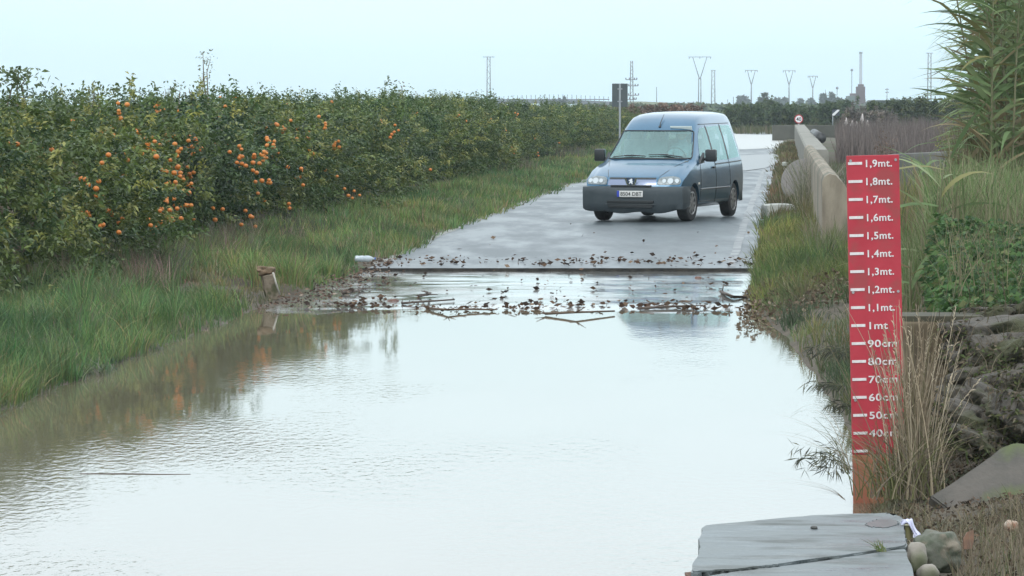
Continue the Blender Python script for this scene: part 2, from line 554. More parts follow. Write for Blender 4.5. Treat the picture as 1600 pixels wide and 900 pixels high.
def grass_stuff(name, label, n, s0, s1, y0, y1, h, w, cols, wts, m=M_GRASS, lean=.5, seed=0, keep=None, jit=.25, clump=1.5, ypow=2.2, seg=3, cat="grass", zmin=.0):
    rng = np.random.default_rng(seed + 100)
    s, y = scatter_s(n, s0, s1, y0, y1, rng, ypow)
    x = xleft(y) + s
    # tussocks: most blades spring from shared centres and splay outwards
    nc = max(20, n // 55)
    ci = rng.integers(0, nc, n); tus = rng.uniform(0, 1, n) < .7
    sp = .055 * (1 + np.maximum(0, y[ci] - 40) / 45)
    ox = rng.normal(size=n) * sp; oy = rng.normal(size=n) * sp * 1.4
    x = np.where(tus, x[ci] + ox, x); y = np.where(tus, y[ci] + oy, y); s = x - xleft(y)
    th = rng.uniform(.65, 1.5, nc)[ci]; tcol = rng.uniform(.72, 1.35, (nc, 1))[ci] * (1 + rng.uniform(-.15, .15, (nc, 3))[ci])
    th = np.where(tus, th, .7); tcol = np.where(tus[:, None], tcol, .9)
    z = g(x, y)
    cl = vnoise(x, y, clump, seed) + .5 * vnoise(x, y, clump * 2.7, seed + 1)
    ok = (z > zmin) & (rng.uniform(-.75, .75, n) < cl + .45)
    if keep is not None: ok &= keep(x, y, s)
    x, y, z, cl = x[ok], y[ok], z[ok], cl[ok]
    th, tcol, ox, oy, sp, tus = th[ok], tcol[ok], ox[ok], oy[ok], sp[ok], tus[ok]
    n = len(x)
    H = h * th * (1 + cl * .9) * rng.uniform(.55, 1.25, n)
    a = rng.uniform(0, 2 * np.pi, n); k = rng.uniform(.1, 1, n) * lean
    wind = vnoise(x, y, .6, seed + 5)
    ln = np.stack([np.cos(a) * k * .6 + wind * .4 + np.where(tus, ox / sp * .35, 0) * lean, np.sin(a) * k * .6 + np.where(tus, oy / sp * .25, 0) * lean, 0 * a], 1)
    C = palette(n, cols, wts, rng, jit) * tcol
    # patches of yellower and darker growth
    pt = vnoise(x, y, .55, seed + 7)[:, None]
    C = C * (1 + pt * np.array([[1.0, .6, .5]]))
    W = w * (1 + np.maximum(0, (y - 40) / 60)) * rng.uniform(.7, 1.3, n)
    V, F, CC = blades(np.stack([x, y, z - .02], 1), H, ln, W, C, rng, seg)
    o = link_mesh(name, np_mesh(name, V, F, m, np.clip(CC, .004, 1)))
    return tag(o, label, cat, kind="stuff")

gap = lambda x, y, s: ~((y > 37.5 + .3 * np.sin(s * 5)) & (y < 39.9) & (s > -1.25))
grass_stuff("bank_grass", "long wet green grass on the left bank above the pool", 75000, -2.7, .12, 22, 38.6, .22, .0085, GREEN, [4, 4, 3, 1.5, .6], seed=1, keep=gap, lean=.8)
grass_stuff("bank_grass", "green grass tuft growing past the stone block on the left verge", 26000, -2.6, .05, 38.6, 48, .20, .010, GREEN, [3, 2, 3, 2.2, 1.2], seed=2, keep=lambda x, y, s: gap(x, y, s) & ~((y > 45.2) & (s > -.15)), lean=.7)
grass_stuff("verge_grass", "low green grass strip along the left edge of the asphalt", 85000, -2.2, .08, 48, 185, .15, .012, GREEN, [3, 2, 4, 2.5, 1], seed=3, lean=.6, ypow=1.7)
grass_stuff("gap_weeds", "sparse brownish weeds on the bare mud around the leaning stone block", 2600, -1.3, -.15, 37.3, 40.2, .13, .009, [(0.15, 0.14, 0.08), (0.1, 0.12, 0.055), (0.2, 0.165, 0.11)], [3, 2, 2], seed=12, lean=.9, cat="weeds")
DRYC = [(0.17, 0.145, 0.115), (0.13, 0.11, 0.09), (0.22, 0.19, 0.15), (0.10, 0.11, 0.06)]
grass_stuff("dry_weeds", "greyish dry weeds between the verge and the orange trees", 14000, -2.5, -1.2, 36, 175, .27, .007, DRYC, [3, 3, 1.5, 1.5], M_DRY, .55, seed=4, clump=.5, ypow=1.8, cat="weeds",
            keep=lambda x, y, s: vnoise(x, y, .16, 33) > 0.0)
grass_stuff("shore_sedge", "grey green sodden weeds trailing into the water along the left bank", 5200, -.30, .25, 22, 37.5, .09, .010, [(0.16, 0.18, 0.13), (0.1, 0.13, 0.07), (0.2, 0.19, 0.15)], [2, 2, 1], lean=1.6, seed=5, zmin=-.05, cat="weeds")

# right verge
RV = [(0.14, 0.18, 0.06), (0.10, 0.145, 0.045), (0.2, 0.215, 0.08), (0.23, 0.2, 0.12)]
grass_stuff("verge_grass", "yellow green grass verge between the road and the concrete parapet", 34000, RW + .02, RW + 1.25, 37.0, 66, .18, .010, RV, [4, 2, 3, .8], seed=6, lean=.7, ypow=1.8, keep=lambda x, y, s: ~((y > 59) & (s < RW + .75)))
grass_stuff("verge_grass", "brownish low growth along the right road edge beyond the flat stone", 22000, RW + .12, RW + 1.1, 62, 170, .16, .014, [(0.16, 0.14, 0.07), (0.1, 0.11, 0.045), (0.2, 0.15, 0.1)], [3, 2, 2], seed=7, lean=.6, ypow=1.6)
grass_stuff("shore_weeds", "grey green weeds at the waterline left of the gauge", 16000, RW + .0, RW + 1.3, 19.6, 38.5, .20, .008, [(0.1, 0.13, 0.06), (0.15, 0.15, 0.08), (0.2, 0.17, 0.11)], [3, 2, 1], seed=8, lean=.9, cat="weeds", zmin=.01)

grass_stuff("wall_grass", "longer pale grass growing against the foot of the parapet", 5200, RW + .75, RW + 1.15, 45, 75, .30, .010, [(0.2, 0.19, 0.1), (0.13, 0.15, 0.06), (0.26, 0.22, 0.15)], [2, 2, 1], seed=9, lean=.6, ypow=1.8)
# terrace behind the gauge: tall mixed grass
def patch(name, label, n, x0f, x1f, y0, y1, h, w, cols, wts, m=M_GRASS, lean=.5, seed=0, seg=4, cat="grass", bend=1.0, keep=None, hz=None):
    rng = np.random.default_rng(seed + 500)
    y = rng.uniform(y0, y1, n); q = rng.uniform(0, 1, n)
    x = x0f(y) * (1 - q) + x1f(y) * q
    z = g(x, y) if hz is None else np.full(n, hz)
    cl = vnoise(x, y, 1.2, seed)
    ok = rng.uniform(-.6, .6, n) < cl + .35
    if keep is not None: ok &= keep(x, y)
    x, y, z, cl = x[ok], y[ok], z[ok], cl[ok]; n = len(x)
    H = h * (1 + cl * .8) * rng.uniform(.45, 1.2, n)
    a = rng.uniform(0, 2 * np.pi, n); k = rng.uniform(.05, 1, n) * lean
    C = palette(n, cols, wts, rng, .25)
    V, F, CC = blades(np.stack([x, y, z - .02], 1), H, np.stack([np.cos(a) * k, np.sin(a) * k, 0 * a], 1), w * rng.uniform(.6, 1.4, n), C, rng, seg, bend=bend)
    o = link_mesh(name, np_mesh(name, V, F, m, CC))
    return tag(o, label, cat, kind="stuff")
TG = [(0.14, 0.20, 0.075), (0.19, 0.235, 0.11), (0.10, 0.16, 0.06), (0.27, 0.25, 0.15), (0.2, 0.17, 0.11)]
patch("tall_grass", "tall pale green and straw grass behind the red gauge", 7500, lambda y: .1125 * y, lambda y: .150 * y, 31, 40, .62, .013, TG, [3, 3, 2, 2.4, 1], lean=.55, seed=1)
patch("tall_grass", "brown dead canes and grass at the foot of the giant reeds", 3000, lambda y: .128 * y, lambda y: .155 * y, 36, 43, .95, .016, [(0.24, 0.2, 0.13), (0.16, 0.13, 0.08), (0.12, 0.13, 0.06)], [2, 2, 2], lean=.3, seed=2)
patch("bank_weeds", "tangle of dead stalks and weeds on the dirt bank right of the gauge", 7500, lambda y: .100 * y, lambda y: .158 * y, 16.0, 20.2, .12, .004, [(0.20, 0.165, 0.11), (0.12, 0.1, 0.07), (0.1, 0.11, 0.05), (0.27, 0.23, 0.16)], [3, 3, 2, 1], M_DRY, 1.5, seed=3, cat="weeds",
      keep=lambda x, y: (x > 1.8) & ~((x > 2.15) & (y > 17.2) & (y < 18.3)))
patch("bank_weeds", "upright thin dry grass in the bottom right corner of the bank", 700, lambda y: .128 * y, lambda y: .158 * y, 14.2, 16.2, .17, .004, [(0.25, 0.21, 0.15), (0.16, 0.13, 0.09), (0.11, 0.12, 0.06)], [3, 3, 1.4], M_DRY, .6, seed=4, cat="weeds")

patch("terrace_stalks", "straw and grey dead stalks rising out of the green creeper", 1500, lambda y: .111 * y, lambda y: .158 * y, 20.8, 31, .42, .0055, [(0.2, 0.17, 0.11), (0.13, 0.12, 0.08), (0.12, 0.14, 0.06)], [3, 2, 2], M_DRY, .6, seed=9, cat="weeds")
# broad-leaved ground cover on the terrace
rng = np.random.default_rng(5)
n = 30000
y = 20.7 + (rng.uniform(0, 1, n) ** 1.3) * 13; q = rng.uniform(0, 1, n)
x = (0.1125 + .047 * q) * y + vnoise(y, q * 40, 2.1, 63) * .25
z = g(x, y)
mound = .03 + .22 * (vnoise(x, y, 1.1, 60) + .5)+ .1 * (vnoise(x, y, 3.3, 61) + .5)
ok = (vnoise(x, y, .8, 62) + .2 * rng.normal(size=n) > -.42) & (z > .55)
hang = (y < 20.95)
P = np.stack([x, y - hang * rng.uniform(0, .22, n), z + mound * np.sqrt(rng.uniform(0, 1, n)) - hang * rng.uniform(0, .12, n)], 1)[ok]
n = len(P)
a = rng.uniform(0, 2 * np.pi, n)
D = np.stack([np.cos(a), np.sin(a), rng.uniform(-.3, .5, n)], 1)
C = palette(n, [(0.06, 0.125, 0.038), (0.09, 0.16, 0.05), (0.038, 0.08, 0.03), (0.14, 0.16, 0.065)], [4, 2.4, 4, 1], rng)
V, F, CC = leaf_quads(P, D, rng.uniform(.045, .085, n), rng.uniform(.03, .055, n), C, rng)
o = link_mesh("ground_cover", np_mesh("ground_cover", V, F, M_GRASS, CC)); tag(o, "bright green leafy creeper spreading over the terrace behind the gauge", "ground cover", kind="stuff")

# leaf litter flakes
def flakes(name, label, P, size, cols, wts, seed, flat=.35, cat="leaf litter", jit=.35):
    rng = np.random.default_rng(seed)
    n = len(P)
    a = rng.uniform(0, 2 * np.pi, n)
    D = np.stack([np.cos(a), np.sin(a), rng.uniform(-.1, .5, n) * flat * 2], 1)
    C = palette(n, cols, wts, rng, jit)
    sz = size * rng.uniform(.35, 1.25, n)
    V1, F1, C1 = leaf_quads(P, D, sz, sz * .55, C, rng, 0.0)
    o = link_mesh(name, np_mesh(name, V1, F1, M_DRY, C1, smooth=False))
    return tag(o, label, cat, kind="stuff")
BR = [(0.075, 0.045, 0.03), (0.12, 0.075, 0.05), (0.05, 0.035, 0.028), (0.2, 0.14, 0.095)]
rng = np.random.default_rng(21)
# band at the foot of the dry asphalt, band along the pool edge, heap at the left
def band(n, yc, sd, s0, s1, dens=None):
    s = rng.uniform(s0, s1, n); y = rng.normal(yc, sd, n) + .25 * np.sin(s * 2.1)
    k = vnoise(s, y * 0, 2.2, 70) > rng.uniform(-.5, .45, n)
    s, y = s[k], y[k]
    x = xleft(y) + s
    return np.stack([x, y, zroad(y) + .012 + rng.uniform(0, .02, len(x))], 1)
P = np.concatenate([band(560, 47.0, .7, .1, 5.4), band(200, 38.0, .5, .1, 5.4), band(480, 37.3, .22, .5, 5.0), band(150, 41.5, 2.0, .1, 5.3), band(18, 53, 4, .3, 5)])
flakes("leaf_litter", "dark wet leaves and bark strewn over the ford apron", P, .085, BR, [4, 3, 3, 1], 31)
n = 1000
y = rng.uniform(37, 47.5, n); w = 1.0 - (y - 37) * .05
s = rng.uniform(-.25, 1, n) ** 1 * w
s = np.where(rng.uniform(0, 1, n) < .6, s * .5, s)
x = xleft(y) + s
P = np.stack([x, y, np.maximum(g(x, y), zroad(y)) + rng.uniform(0.01, .06, n)], 1)
flakes("leaf_litter", "reddish brown leaf litter heaped along the left edge of the apron", P, .05, [(0.12, 0.08, 0.06), (0.18, 0.125, 0.095), (0.07, 0.05, 0.04), (0.26, 0.21, 0.17)], [3, 3, 3, 1], 32)
n = 1700
y = rng.uniform(34.0, 40.0, n); s = RW + rng.uniform(-.05, 1.3, n) * (1 - .05 * (y - 34))
x = xleft(y) + s
P = np.stack([x, y, np.maximum(g(x, y), 0) + rng.uniform(0.01, .11, n)], 1)
flakes("leaf_litter", "brown dead leaves piled against the right verge beside the pool", P, .065, [(0.13, 0.095, 0.065), (0.19, 0.14, 0.10), (0.09, 0.065, 0.045), (0.3, 0.24, 0.18)], [3, 3, 3, 1], 33, flat=1)
n = 3000
y = rng.uniform(14.5, 20, n); x = rng.uniform(.112, .16, n) * y
P = np.stack([x, y, g(x, y) + rng.uniform(0.005, .03, n)], 1)[x > 1.8]
flakes("leaf_litter", "brown rotting leaves on the dirt beside the concrete platform", P, .032, [(0.085, 0.06, 0.042), (0.14, 0.095, 0.065), (0.045, 0.035, 0.028)], [3, 1.5, 3], 34, flat=1)
# ------------------------------------------------------------------ orange trees
ORD = ["first", "second", "third", "fourth", "fifth", "sixth", "seventh", "eighth", "ninth", "tenth", "eleventh", "twelfth",
       "thirteenth", "fourteenth", "fifteenth", "sixteenth", "seventeenth", "eighteenth", "nineteenth", "twentieth"]
CIT = [(0.105, 0.145, 0.04), (0.075, 0.115, 0.035), (0.044, 0.078, 0.029), (0.19, 0.21, 0.058), (0.28, 0.28, 0.09)]
def crown_mesh(name, seed, nshoot, rx=1.38, ry=1.5, top=2.2, leaf=.084, per=28, tints=(3, 4, 4, 1.3, .4), cols=CIT, bottom=.08, tone=1.0, sprigs=7, m=M_LEAF, wl=.42):
    rng = np.random.default_rng(seed)
    n = nshoot
    cols = [tuple(np.clip(np.array(c_) * tone, 0, 1)) for c_ in cols]
    d = unit(rng.normal(size=(n, 3)))
    rad = 1 - rng.uniform(0, 1, n) ** 1.6 * .45
    lump = np.array([.0])
    # uneven outline: a few lobes and hollows
    lobes = unit(rng.normal(size=(9, 3))); amp = rng.uniform(-.5, .34, 9)
    k = 1 + (np.clip(d @ lobes.T - .55, 0, 1) * amp * 2.2).sum(1)
    cz = (top + bottom) / 2; rz = (top - bottom) / 2
    c = d * rad[:, None] * k[:, None] * np.array([rx, ry, rz]) + np.array([0, 0, cz])
    # boxier flanks like a hedge row
    fl = np.abs(c[:, 2] - cz) / rz
    c[:, :2] *= (1 + .22 * fl)[:, None]
    c[:, 2] = np.clip(c[:, 2], bottom, top * 1.03 + rng.uniform(-.05, .07, n))
    out = unit(c - np.array([0, 0, cz]))
    sd = unit(out * .55 + rng.normal(size=(n, 3)) * .5 + np.array([0, 0, .45]))
    sc = palette(n, cols, tints, rng, .22)
    pn = vnoise(c[:, 0] * 1.0 + seed, c[:, 2] + c[:, 1], 1.6, seed)[:, None]
    sc = sc * (1 + pn * np.array([[.8, .55, .4]]))
    T = rng.uniform(0, 1, (n, per)); sl = rng.uniform(.16, .38, (n, 1))
    P = c[:, None, :] + sd[:, None, :] * (T * sl)[..., None] + rng.normal(size=(n, per, 3)) * .035
    D = sd[:, None, :] * .5 + rng.normal(size=(n, per, 3)) * .75 + np.array([0, -.05, -.1])
    C = np.repeat(sc[:, None, :], per, 1) * rng.uniform(.75, 1.3, (n, per, 1))
    P, D, C = P.reshape(-1, 3), D.reshape(-1, 3), C.reshape(-1, 3)
    # tall thin shoots that break the top line
    for i in range(sprigs):
        b = np.array([rng.uniform(-rx, rx), rng.uniform(-.7, .7), top * rng.uniform(.93, 1.0)])
        h = rng.uniform(.12, .42) * (1.5 if i == 0 else 1)
        q = int(26 * h / .3)
        t = rng.uniform(0, 1, q)
        dirv = unit(np.array([rng.uniform(-.4, .4), rng.uniform(-.3, .3), 1]))
        P = np.concatenate([P, b + dirv * (t * h)[:, None] + rng.normal(size=(q, 3)) * .035])
        D = np.concatenate([D, rng.normal(size=(q, 3)) * .7 + dirv * .5])
        C = np.concatenate([C, np.tile(np.array(cols[1]) * 1.05, (q, 1))])
    n = len(P)
    V, F, CC = leaf_quads(P, D, leaf * rng.uniform(.7, 1.3, n), leaf * wl * rng.uniform(.8, 1.2, n), np.clip(C, .004, 1), rng)
    return np_mesh(name, V, F, m, CC), c, out

def trunk_mesh(name, seed, h=1.5, r=.08, m=M_WOOD, spread=.9):
    rnd = random.Random(seed)
    bm = bmesh.new()
    add_tube(bm, [(0, 0, -.1), (.02, .01, .25), (.0, .03, .5)], [r * 1.25, r, r * .9], 8)
    for i in range(7):
        a = rnd.uniform(0, 6.28); k = rnd.uniform(.4, 1) * spread
        p0 = Vector((0, .02, rnd.uniform(.3, .5)))
        p1 = p0 + Vector((math.cos(a) * k * .5, math.sin(a) * k * .5, h * .3))
        p2 = p0 + Vector((math.cos(a) * k, math.sin(a) * k, h * rnd.uniform(.6, .95)))
        add_tube(bm, [p0, p1, p2], [r * .6, r * .4, r * .15], 6)
    return bm_mesh(name, bm, m, True)

bm = bmesh.new(); bmesh.ops.create_icosphere(bm, subdivisions=2, radius=.031)
for v in bm.verts: v.co.z *= .9
FRUIT = bm_mesh("orange_fruit", bm, M_ORANGE, True, 180)

NV = 6
variants = [crown_mesh("orange_crown", 40 + i, 560, tone=np.array(tn)) for i, tn in enumerate([(1, 1, 1), (.8, .84, .85), (1.2, 1.2, 1.05), (.92, 1.05, 1.1), (1.05, 1.02, .9), (.72, .78, .8)])]
variants.append(crown_mesh("orange_crown", 77, 560, tints=(3, 3, 2, 2.4, .8)))      # yellower
trunks = [trunk_mesh("orange_trunk", i) for i in range(3)]

def rad_ok(p): return math.hypot(p[0] / 1.5, p[1] / 1.5) > .62 or p[2] > 1.5
def orange_tree(x, y, vi, rz, scale, nfruit, label, group, seed, flat_fruit=None):
    zb = float(g(x, y))
    t = thing("orange_tree", (x, y, zb - .03), label, "orange tree", group, rz)
    t.scale = (scale[0], scale[0], scale[1])
    link_mesh("trunk", trunks[seed % 3], t)
    me, c, out = variants[vi]
    link_mesh("crown", me, t)
    rnd = random.Random(seed)
    # fruit hangs on the outer side that faces the road (local frame rotated by rz)
    side = Vector((math.cos(-rz) * .35 + math.sin(-rz) * .9, math.sin(-rz) * .35 - math.cos(-rz) * .9, 0))
    cand = [i for i in range(len(c)) if Vector(out[i]).dot(side) > .45 and c[i][2] > .62 and rad_ok(c[i])]
    k = 0; guard = 0
    while k < nfruit and guard < 400:
        guard += 1
        i = rnd.choice(cand)
        ctr = Vector(c[i]) + Vector(out[i]) * rnd.uniform(.26, .40)
        for q in range(rnd.choice([1, 2, 3, 4, 5])):
            if k >= nfruit: break
            f = link_mesh("orange_fruit", FRUIT, t)
            f.location = ctr + Vector((rnd.gauss(0, .06), rnd.gauss(0, .03), -.05 * q + rnd.gauss(0, .04)))
            s = rnd.uniform(.85, 1.2); f.scale = (s / scale[0], s / scale[0], s / scale[1])
            k += 1
    return t

rnd = random.Random(3)
y = 34.8; i = 0
while y < 182:
    x = -9.0 + .08 * y - .9 * max(0, 38 - y) / 4 + rnd.uniform(-.12, .12)
    u = 800 + x / y * FPX
    top = 2.16 if y < 95 else 2.16 - (y - 95) * .0047
    gz = float(g(x, y))
    sz = (top - gz) / 2.2 * rnd.uniform(.86, 1.09)
    nf = 2
    if 38 < y < 41: nf = 60
    if 41 <= y < 49: nf = 98
    elif 49 <= y < 53: nf = 60
    elif 53 <= y < 60: nf = 46
    elif 64 <= y < 100: nf = 6
    elif 100 <= y < 118: nf = 9
    vi = 6 if i in (0, 1, 9, 10, 13, 22, 23) else rnd.randrange(NV)
    if i < 20:
        look = ("laden with fruit" if nf > 50 else "with some fruit" if nf > 12 else "with little fruit")
        lab = f"orange tree {look}, {ORD[i]} of the roadside row counted from the left"
        grp = "orange trees in the row beside the road"
    else:
        lab = "small distant orange tree in the roadside row where it narrows toward the van"
        grp = "far orange trees of the roadside row"
    orange_tree(x, y, vi, rnd.choice([0, math.pi]) + rnd.uniform(-.35, .35), (1.0 + rnd.uniform(-.05, .08), sz), nf, lab, grp, i)
    y += 2.6 if y < 90 else 2.9; i += 1
# second row behind, only its crowns show in the gaps
y = 43.0
while y < 150:
    x = -13.4 + .08 * y + rnd.uniform(-.3, .3)
    orange_tree(x, y, rnd.randrange(NV), rnd.uniform(0, 6.28), (1.05, (2.2 - float(g(x, y))) / 2.2 * rnd.uniform(.96, 1.05)), 0,
                "orange tree of the inner orchard row whose top peeps over the roadside row", "orange trees of the inner row", i)
    y += 3.6; i += 1

# tall water-shoots standing above the hedge
def shoot_plant(name, u, vtop, vbase, d, label, cat, seed, leaves=60, leafsz=.07, stems=2, wide=.18, col=(0.07, 0.1, 0.035), topheavy=1.0):
    a = at(u, vbase, d); b = at(u, vtop, d)
    zb = float(g(a.x, a.y))
    t = thing(name, (a.x, a.y, zb), label, cat)
    rnd = random.Random(seed); rng = np.random.default_rng(seed)
    bm = bmesh.new()
    H = b.z - zb; H0 = a.z - zb
    tips = []
    for k in range(stems):
        dx = (k - (stems - 1) / 2) * wide * .35
        pts = [(dx * .5, 0, 0), (dx + rnd.uniform(-.03, .03), 0, H0), (dx * .8 + rnd.uniform(-.05, .05), 0, H0 + (H - H0) * .6), (dx * .6 + rnd.uniform(-.05, .05), 0, H * rnd.uniform(.9, 1))]
        add_tube(bm, pts, [.018, .012, .009, .004], 5); tips.append(pts)
    link_mesh("stem", bm_mesh("stem", bm, M_WOOD, True), t)
    tt = rng.uniform(0, 1, leaves) ** (1 / topheavy)
    P = np.stack([rng.normal(0, wide * .5, leaves) * (0.35 + .65 * tt), rng.normal(0, wide * .4, leaves), H0 + (H - H0) * tt], 1)
    D = rng.normal(size=(leaves, 3)) + np.array([0, 0, .3])
    C = palette(leaves, [col, tuple(c * 1.4 for c in col)], [1, 1], rng)
    V, F, CC = leaf_quads(P, D, leafsz * rng.uniform(.7, 1.3, leaves), leafsz * .45, C, rng)
    link_mesh("leaves", np_mesh("leaves", V, F, M_LEAF, CC), t)
shoot_plant("tall_shoot", 28, 108, 168, 46, "leafy shoot arching highest above the orchard near the left edge of the photo", "shoot", 1, 150, .10, 3, .36, topheavy=3.2)
shoot_plant("tall_shoot", 147, 128, 170, 52, "dark leafy shoot rising above the fruit laden orange trees", "shoot", 2, 90, .09, 2, .3)
shoot_plant("tall_weed", 322, 78, 165, 60, "spindly tall weed standing high above the orchard against the sky", "weed", 3, 70, .06, 3, .16, (0.1, 0.11, 0.06), topheavy=2.2)
shoot_plant("tall_shoot", 222, 142, 168, 56, "short leafy shoot left of the bare grey tree tops", "shoot", 4, 50, .08, 2, .24)
shoot_plant("tall_shoot", 283, 128, 168, 57, "double leafy shoot just left of the spindly tall weed", "shoot", 5, 90, .07, 4, .4)
shoot_plant("tall_shoot", 565, 146, 170, 85, "small shoot on the hedge line left of the taller one", "shoot", 6, 24, .09, 1, .16)
shoot_plant("tall_shoot", 628, 126, 170, 92, "thin twiggy shoot above the hedge left of the overpass", "shoot", 7, 44, .08, 2, .24, (0.12, 0.11, 0.07))
shoot_plant("tall_shoot", 345, 150, 168, 62, "low leafy shoot to the right of the spindly tall weed", "shoot", 8, 40, .08, 2, .3)

# distant bare grey trees behind the orchard
def bare_tree(u, v, w, d, seed, label):
    b = at(u, v, d); zb = .1
    t = thing("bare_tree", (b.x, d, zb), label, "bare tree", "bare grey trees beyond the orchard")
    rnd = random.Random(seed); bm = bmesh.new(); H = b.z - zb; W = w / FPX * d
    add_tube(bm, [(0, 0, 0), (0, 0, H * .45)], [H * .03, H * .02], 6)
    link_mesh("trunk", bm_mesh("trunk", bm, mat("grey_bark", (.22, .2, .2), (.3, .28, .27), 1, .9), True), t)
    V, F = [], []
    bm = bmesh.new()
    for i in range(150):
        a = rnd.uniform(0, 6.28); k = rnd.random() ** .6 * W * .5; h = H * (.55 + .45 * rnd.random()) * (1 - .35 * (k / (W * .5)) ** 2)
        p1 = (math.cos(a) * k * .5, math.sin(a) * k * .5, H * .35 + (h - H * .35) * .5)
        p2 = (math.cos(a) * k, math.sin(a) * k, h)
        add_tube(bm, [(0, 0, H * .3), p1, p2], [H * .008, H * .006, H * .003], 3, cap=False)
    link_mesh("twigs", bm_mesh("twigs", bm, bpy.data.materials["grey_bark"], True), t)
bare_tree(262, 132, 60, 190, 1, "bare grey tree, tallest and leftmost of the three beyond the orchard")
bare_tree(300, 142, 50, 185, 2, "bare grey tree in the middle of the three beyond the orchard")
bare_tree(352, 148, 44, 200, 3, "bare grey tree, lowest and rightmost of the three beyond the orchard")

# ------------------------------------------------------------------ giant reeds, top right
def ribbons(spec, name, m):
    """spec: list of (p0, dir(unit), length, width, droop, colour) -> curved ribbons"""
    V, F, C = [], [], []
    seg = 7
    for (p0, d, L, w, dr, c) in spec:
        p = Vector(p0); dv = Vector(d); o0 = len(V)
        side = dv.cross(Vector((0, 0, 1)))
        if side.length < .05: side = Vector((1, 0, 0))
        side.normalize()
        tw = random.uniform(-.9, .9)
        side = Matrix.Rotation(tw, 3, dv) @ side
        for k in range(seg + 1):
            t = k / seg
            ww = w * (.35 + 1.3 * t if t < .35 else (1 - t) / .65 * .805 + .02) * .62
            V += [p + side * ww, p - side * ww]; C += [c, c]
            dv = (dv + Vector((0, 0, -dr / seg))).normalized()
            p = p + dv * (L / seg)
        for k in range(seg):
            a = o0 + 2 * k; F.append((a, a + 1, a + 3, a + 2))
    return np_mesh(name, np.array([tuple(v) for v in V]), np.array(F), m, np.array(C))
REEDC = [(0.19, 0.25, 0.115), (0.14, 0.205, 0.09), (0.25, 0.30, 0.15), (0.22, 0.21, 0.09), (0.27, 0.22, 0.13)]
CULM = mat("reed_culm", (0.12, 0.14, 0.06), (0.17, 0.15, 0.085), 3, .6)
rr = random.Random(12)
random.seed(5)
def reed(x, y, H, lean, label, seed, nl=16, group="giant reeds in the clump at the right edge"):
    r_ = random.Random(seed)
    zb = float(g(x, y))
    t = thing("giant_reed", (x, y, zb), label, "reed", group)
    bm = bmesh.new()
    pts = [Vector((lean[0] * (q ** 1.6) * H, lean[1] * q ** 1.6 * H, H * q)) for q in [0, .2, .4, .6, .8, 1]]
    add_tube(bm, pts, [.013, .012, .011, .009, .007, .004], 6)
    link_mesh("culm", bm_mesh("culm", bm, CULM, True), t)
    sp = []
    for k in range(nl):
        q = .12 + .88 * k / nl
        f = q * 5; j = min(int(f), 4); p = pts[j].lerp(pts[j + 1], f - j)
        a = (k % 2) * math.pi + r_.uniform(-.8, .8) + r_.choice([0, .6])
        el = r_.uniform(.35, 1.15)
        d = Vector((math.cos(a) * math.cos(el), math.sin(a) * math.cos(el) * .8, math.sin(el)))
        c = np.array(REEDC[r_.choices(range(5), [4, 3, 3, 1.2, .8 if q > .35 else 4])[0]]) * r_.uniform(.8, 1.2)
        sp.append((p, d, r_.uniform(.5, .95), r_.uniform(.045, .075), r_.uniform(.5, 2.0), c))
    link_mesh("foliage", ribbons(sp, "foliage", M_GRASS), t)
spots = []
k = 0
for row, (yy, n0, u0, u1) in enumerate([(36.5, 10, 1532, 1616), (38.5, 10, 1536, 1620), (40.5, 9, 1540, 1624), (42.5, 6, 1550, 1622)]):
    for j in range(n0):
        u = u0 + (u1 - u0) * (j + rr.uniform(.1, .9)) / n0
        x = (u - 800) / FPX * yy
        H = rr.uniform(3.1, 4.4) if u > 1548 else rr.uniform(1.5, 3.0)
        lean = (rr.uniform(-.12, .06), rr.uniform(-.05, .05))
        reed(x, yy + rr.uniform(-.6, .6), H, lean, "green giant reed with long arching blades in the clump at the right edge", k, 44)
        k += 1
# the arching stem with a loose plume at its left
reed(at(1535, 300, 37).x, 37, 3.2, (-.14, 0), "slender reed leaning out farthest left from the clump over the white sky", 900, 18)
for (u, h, dd) in [(1440, .85, 33), (1466, .75, 31), (1424, .6, 30), (1492, .9, 35)]:
    x = (u - 800) / FPX * dd
    reed(x, dd, h, (rr.uniform(-.08, .08), 0), "young reed shoot standing in the grass between the gauge and the reed clump", 950 + u, 8, "young reed shoots behind the gauge")

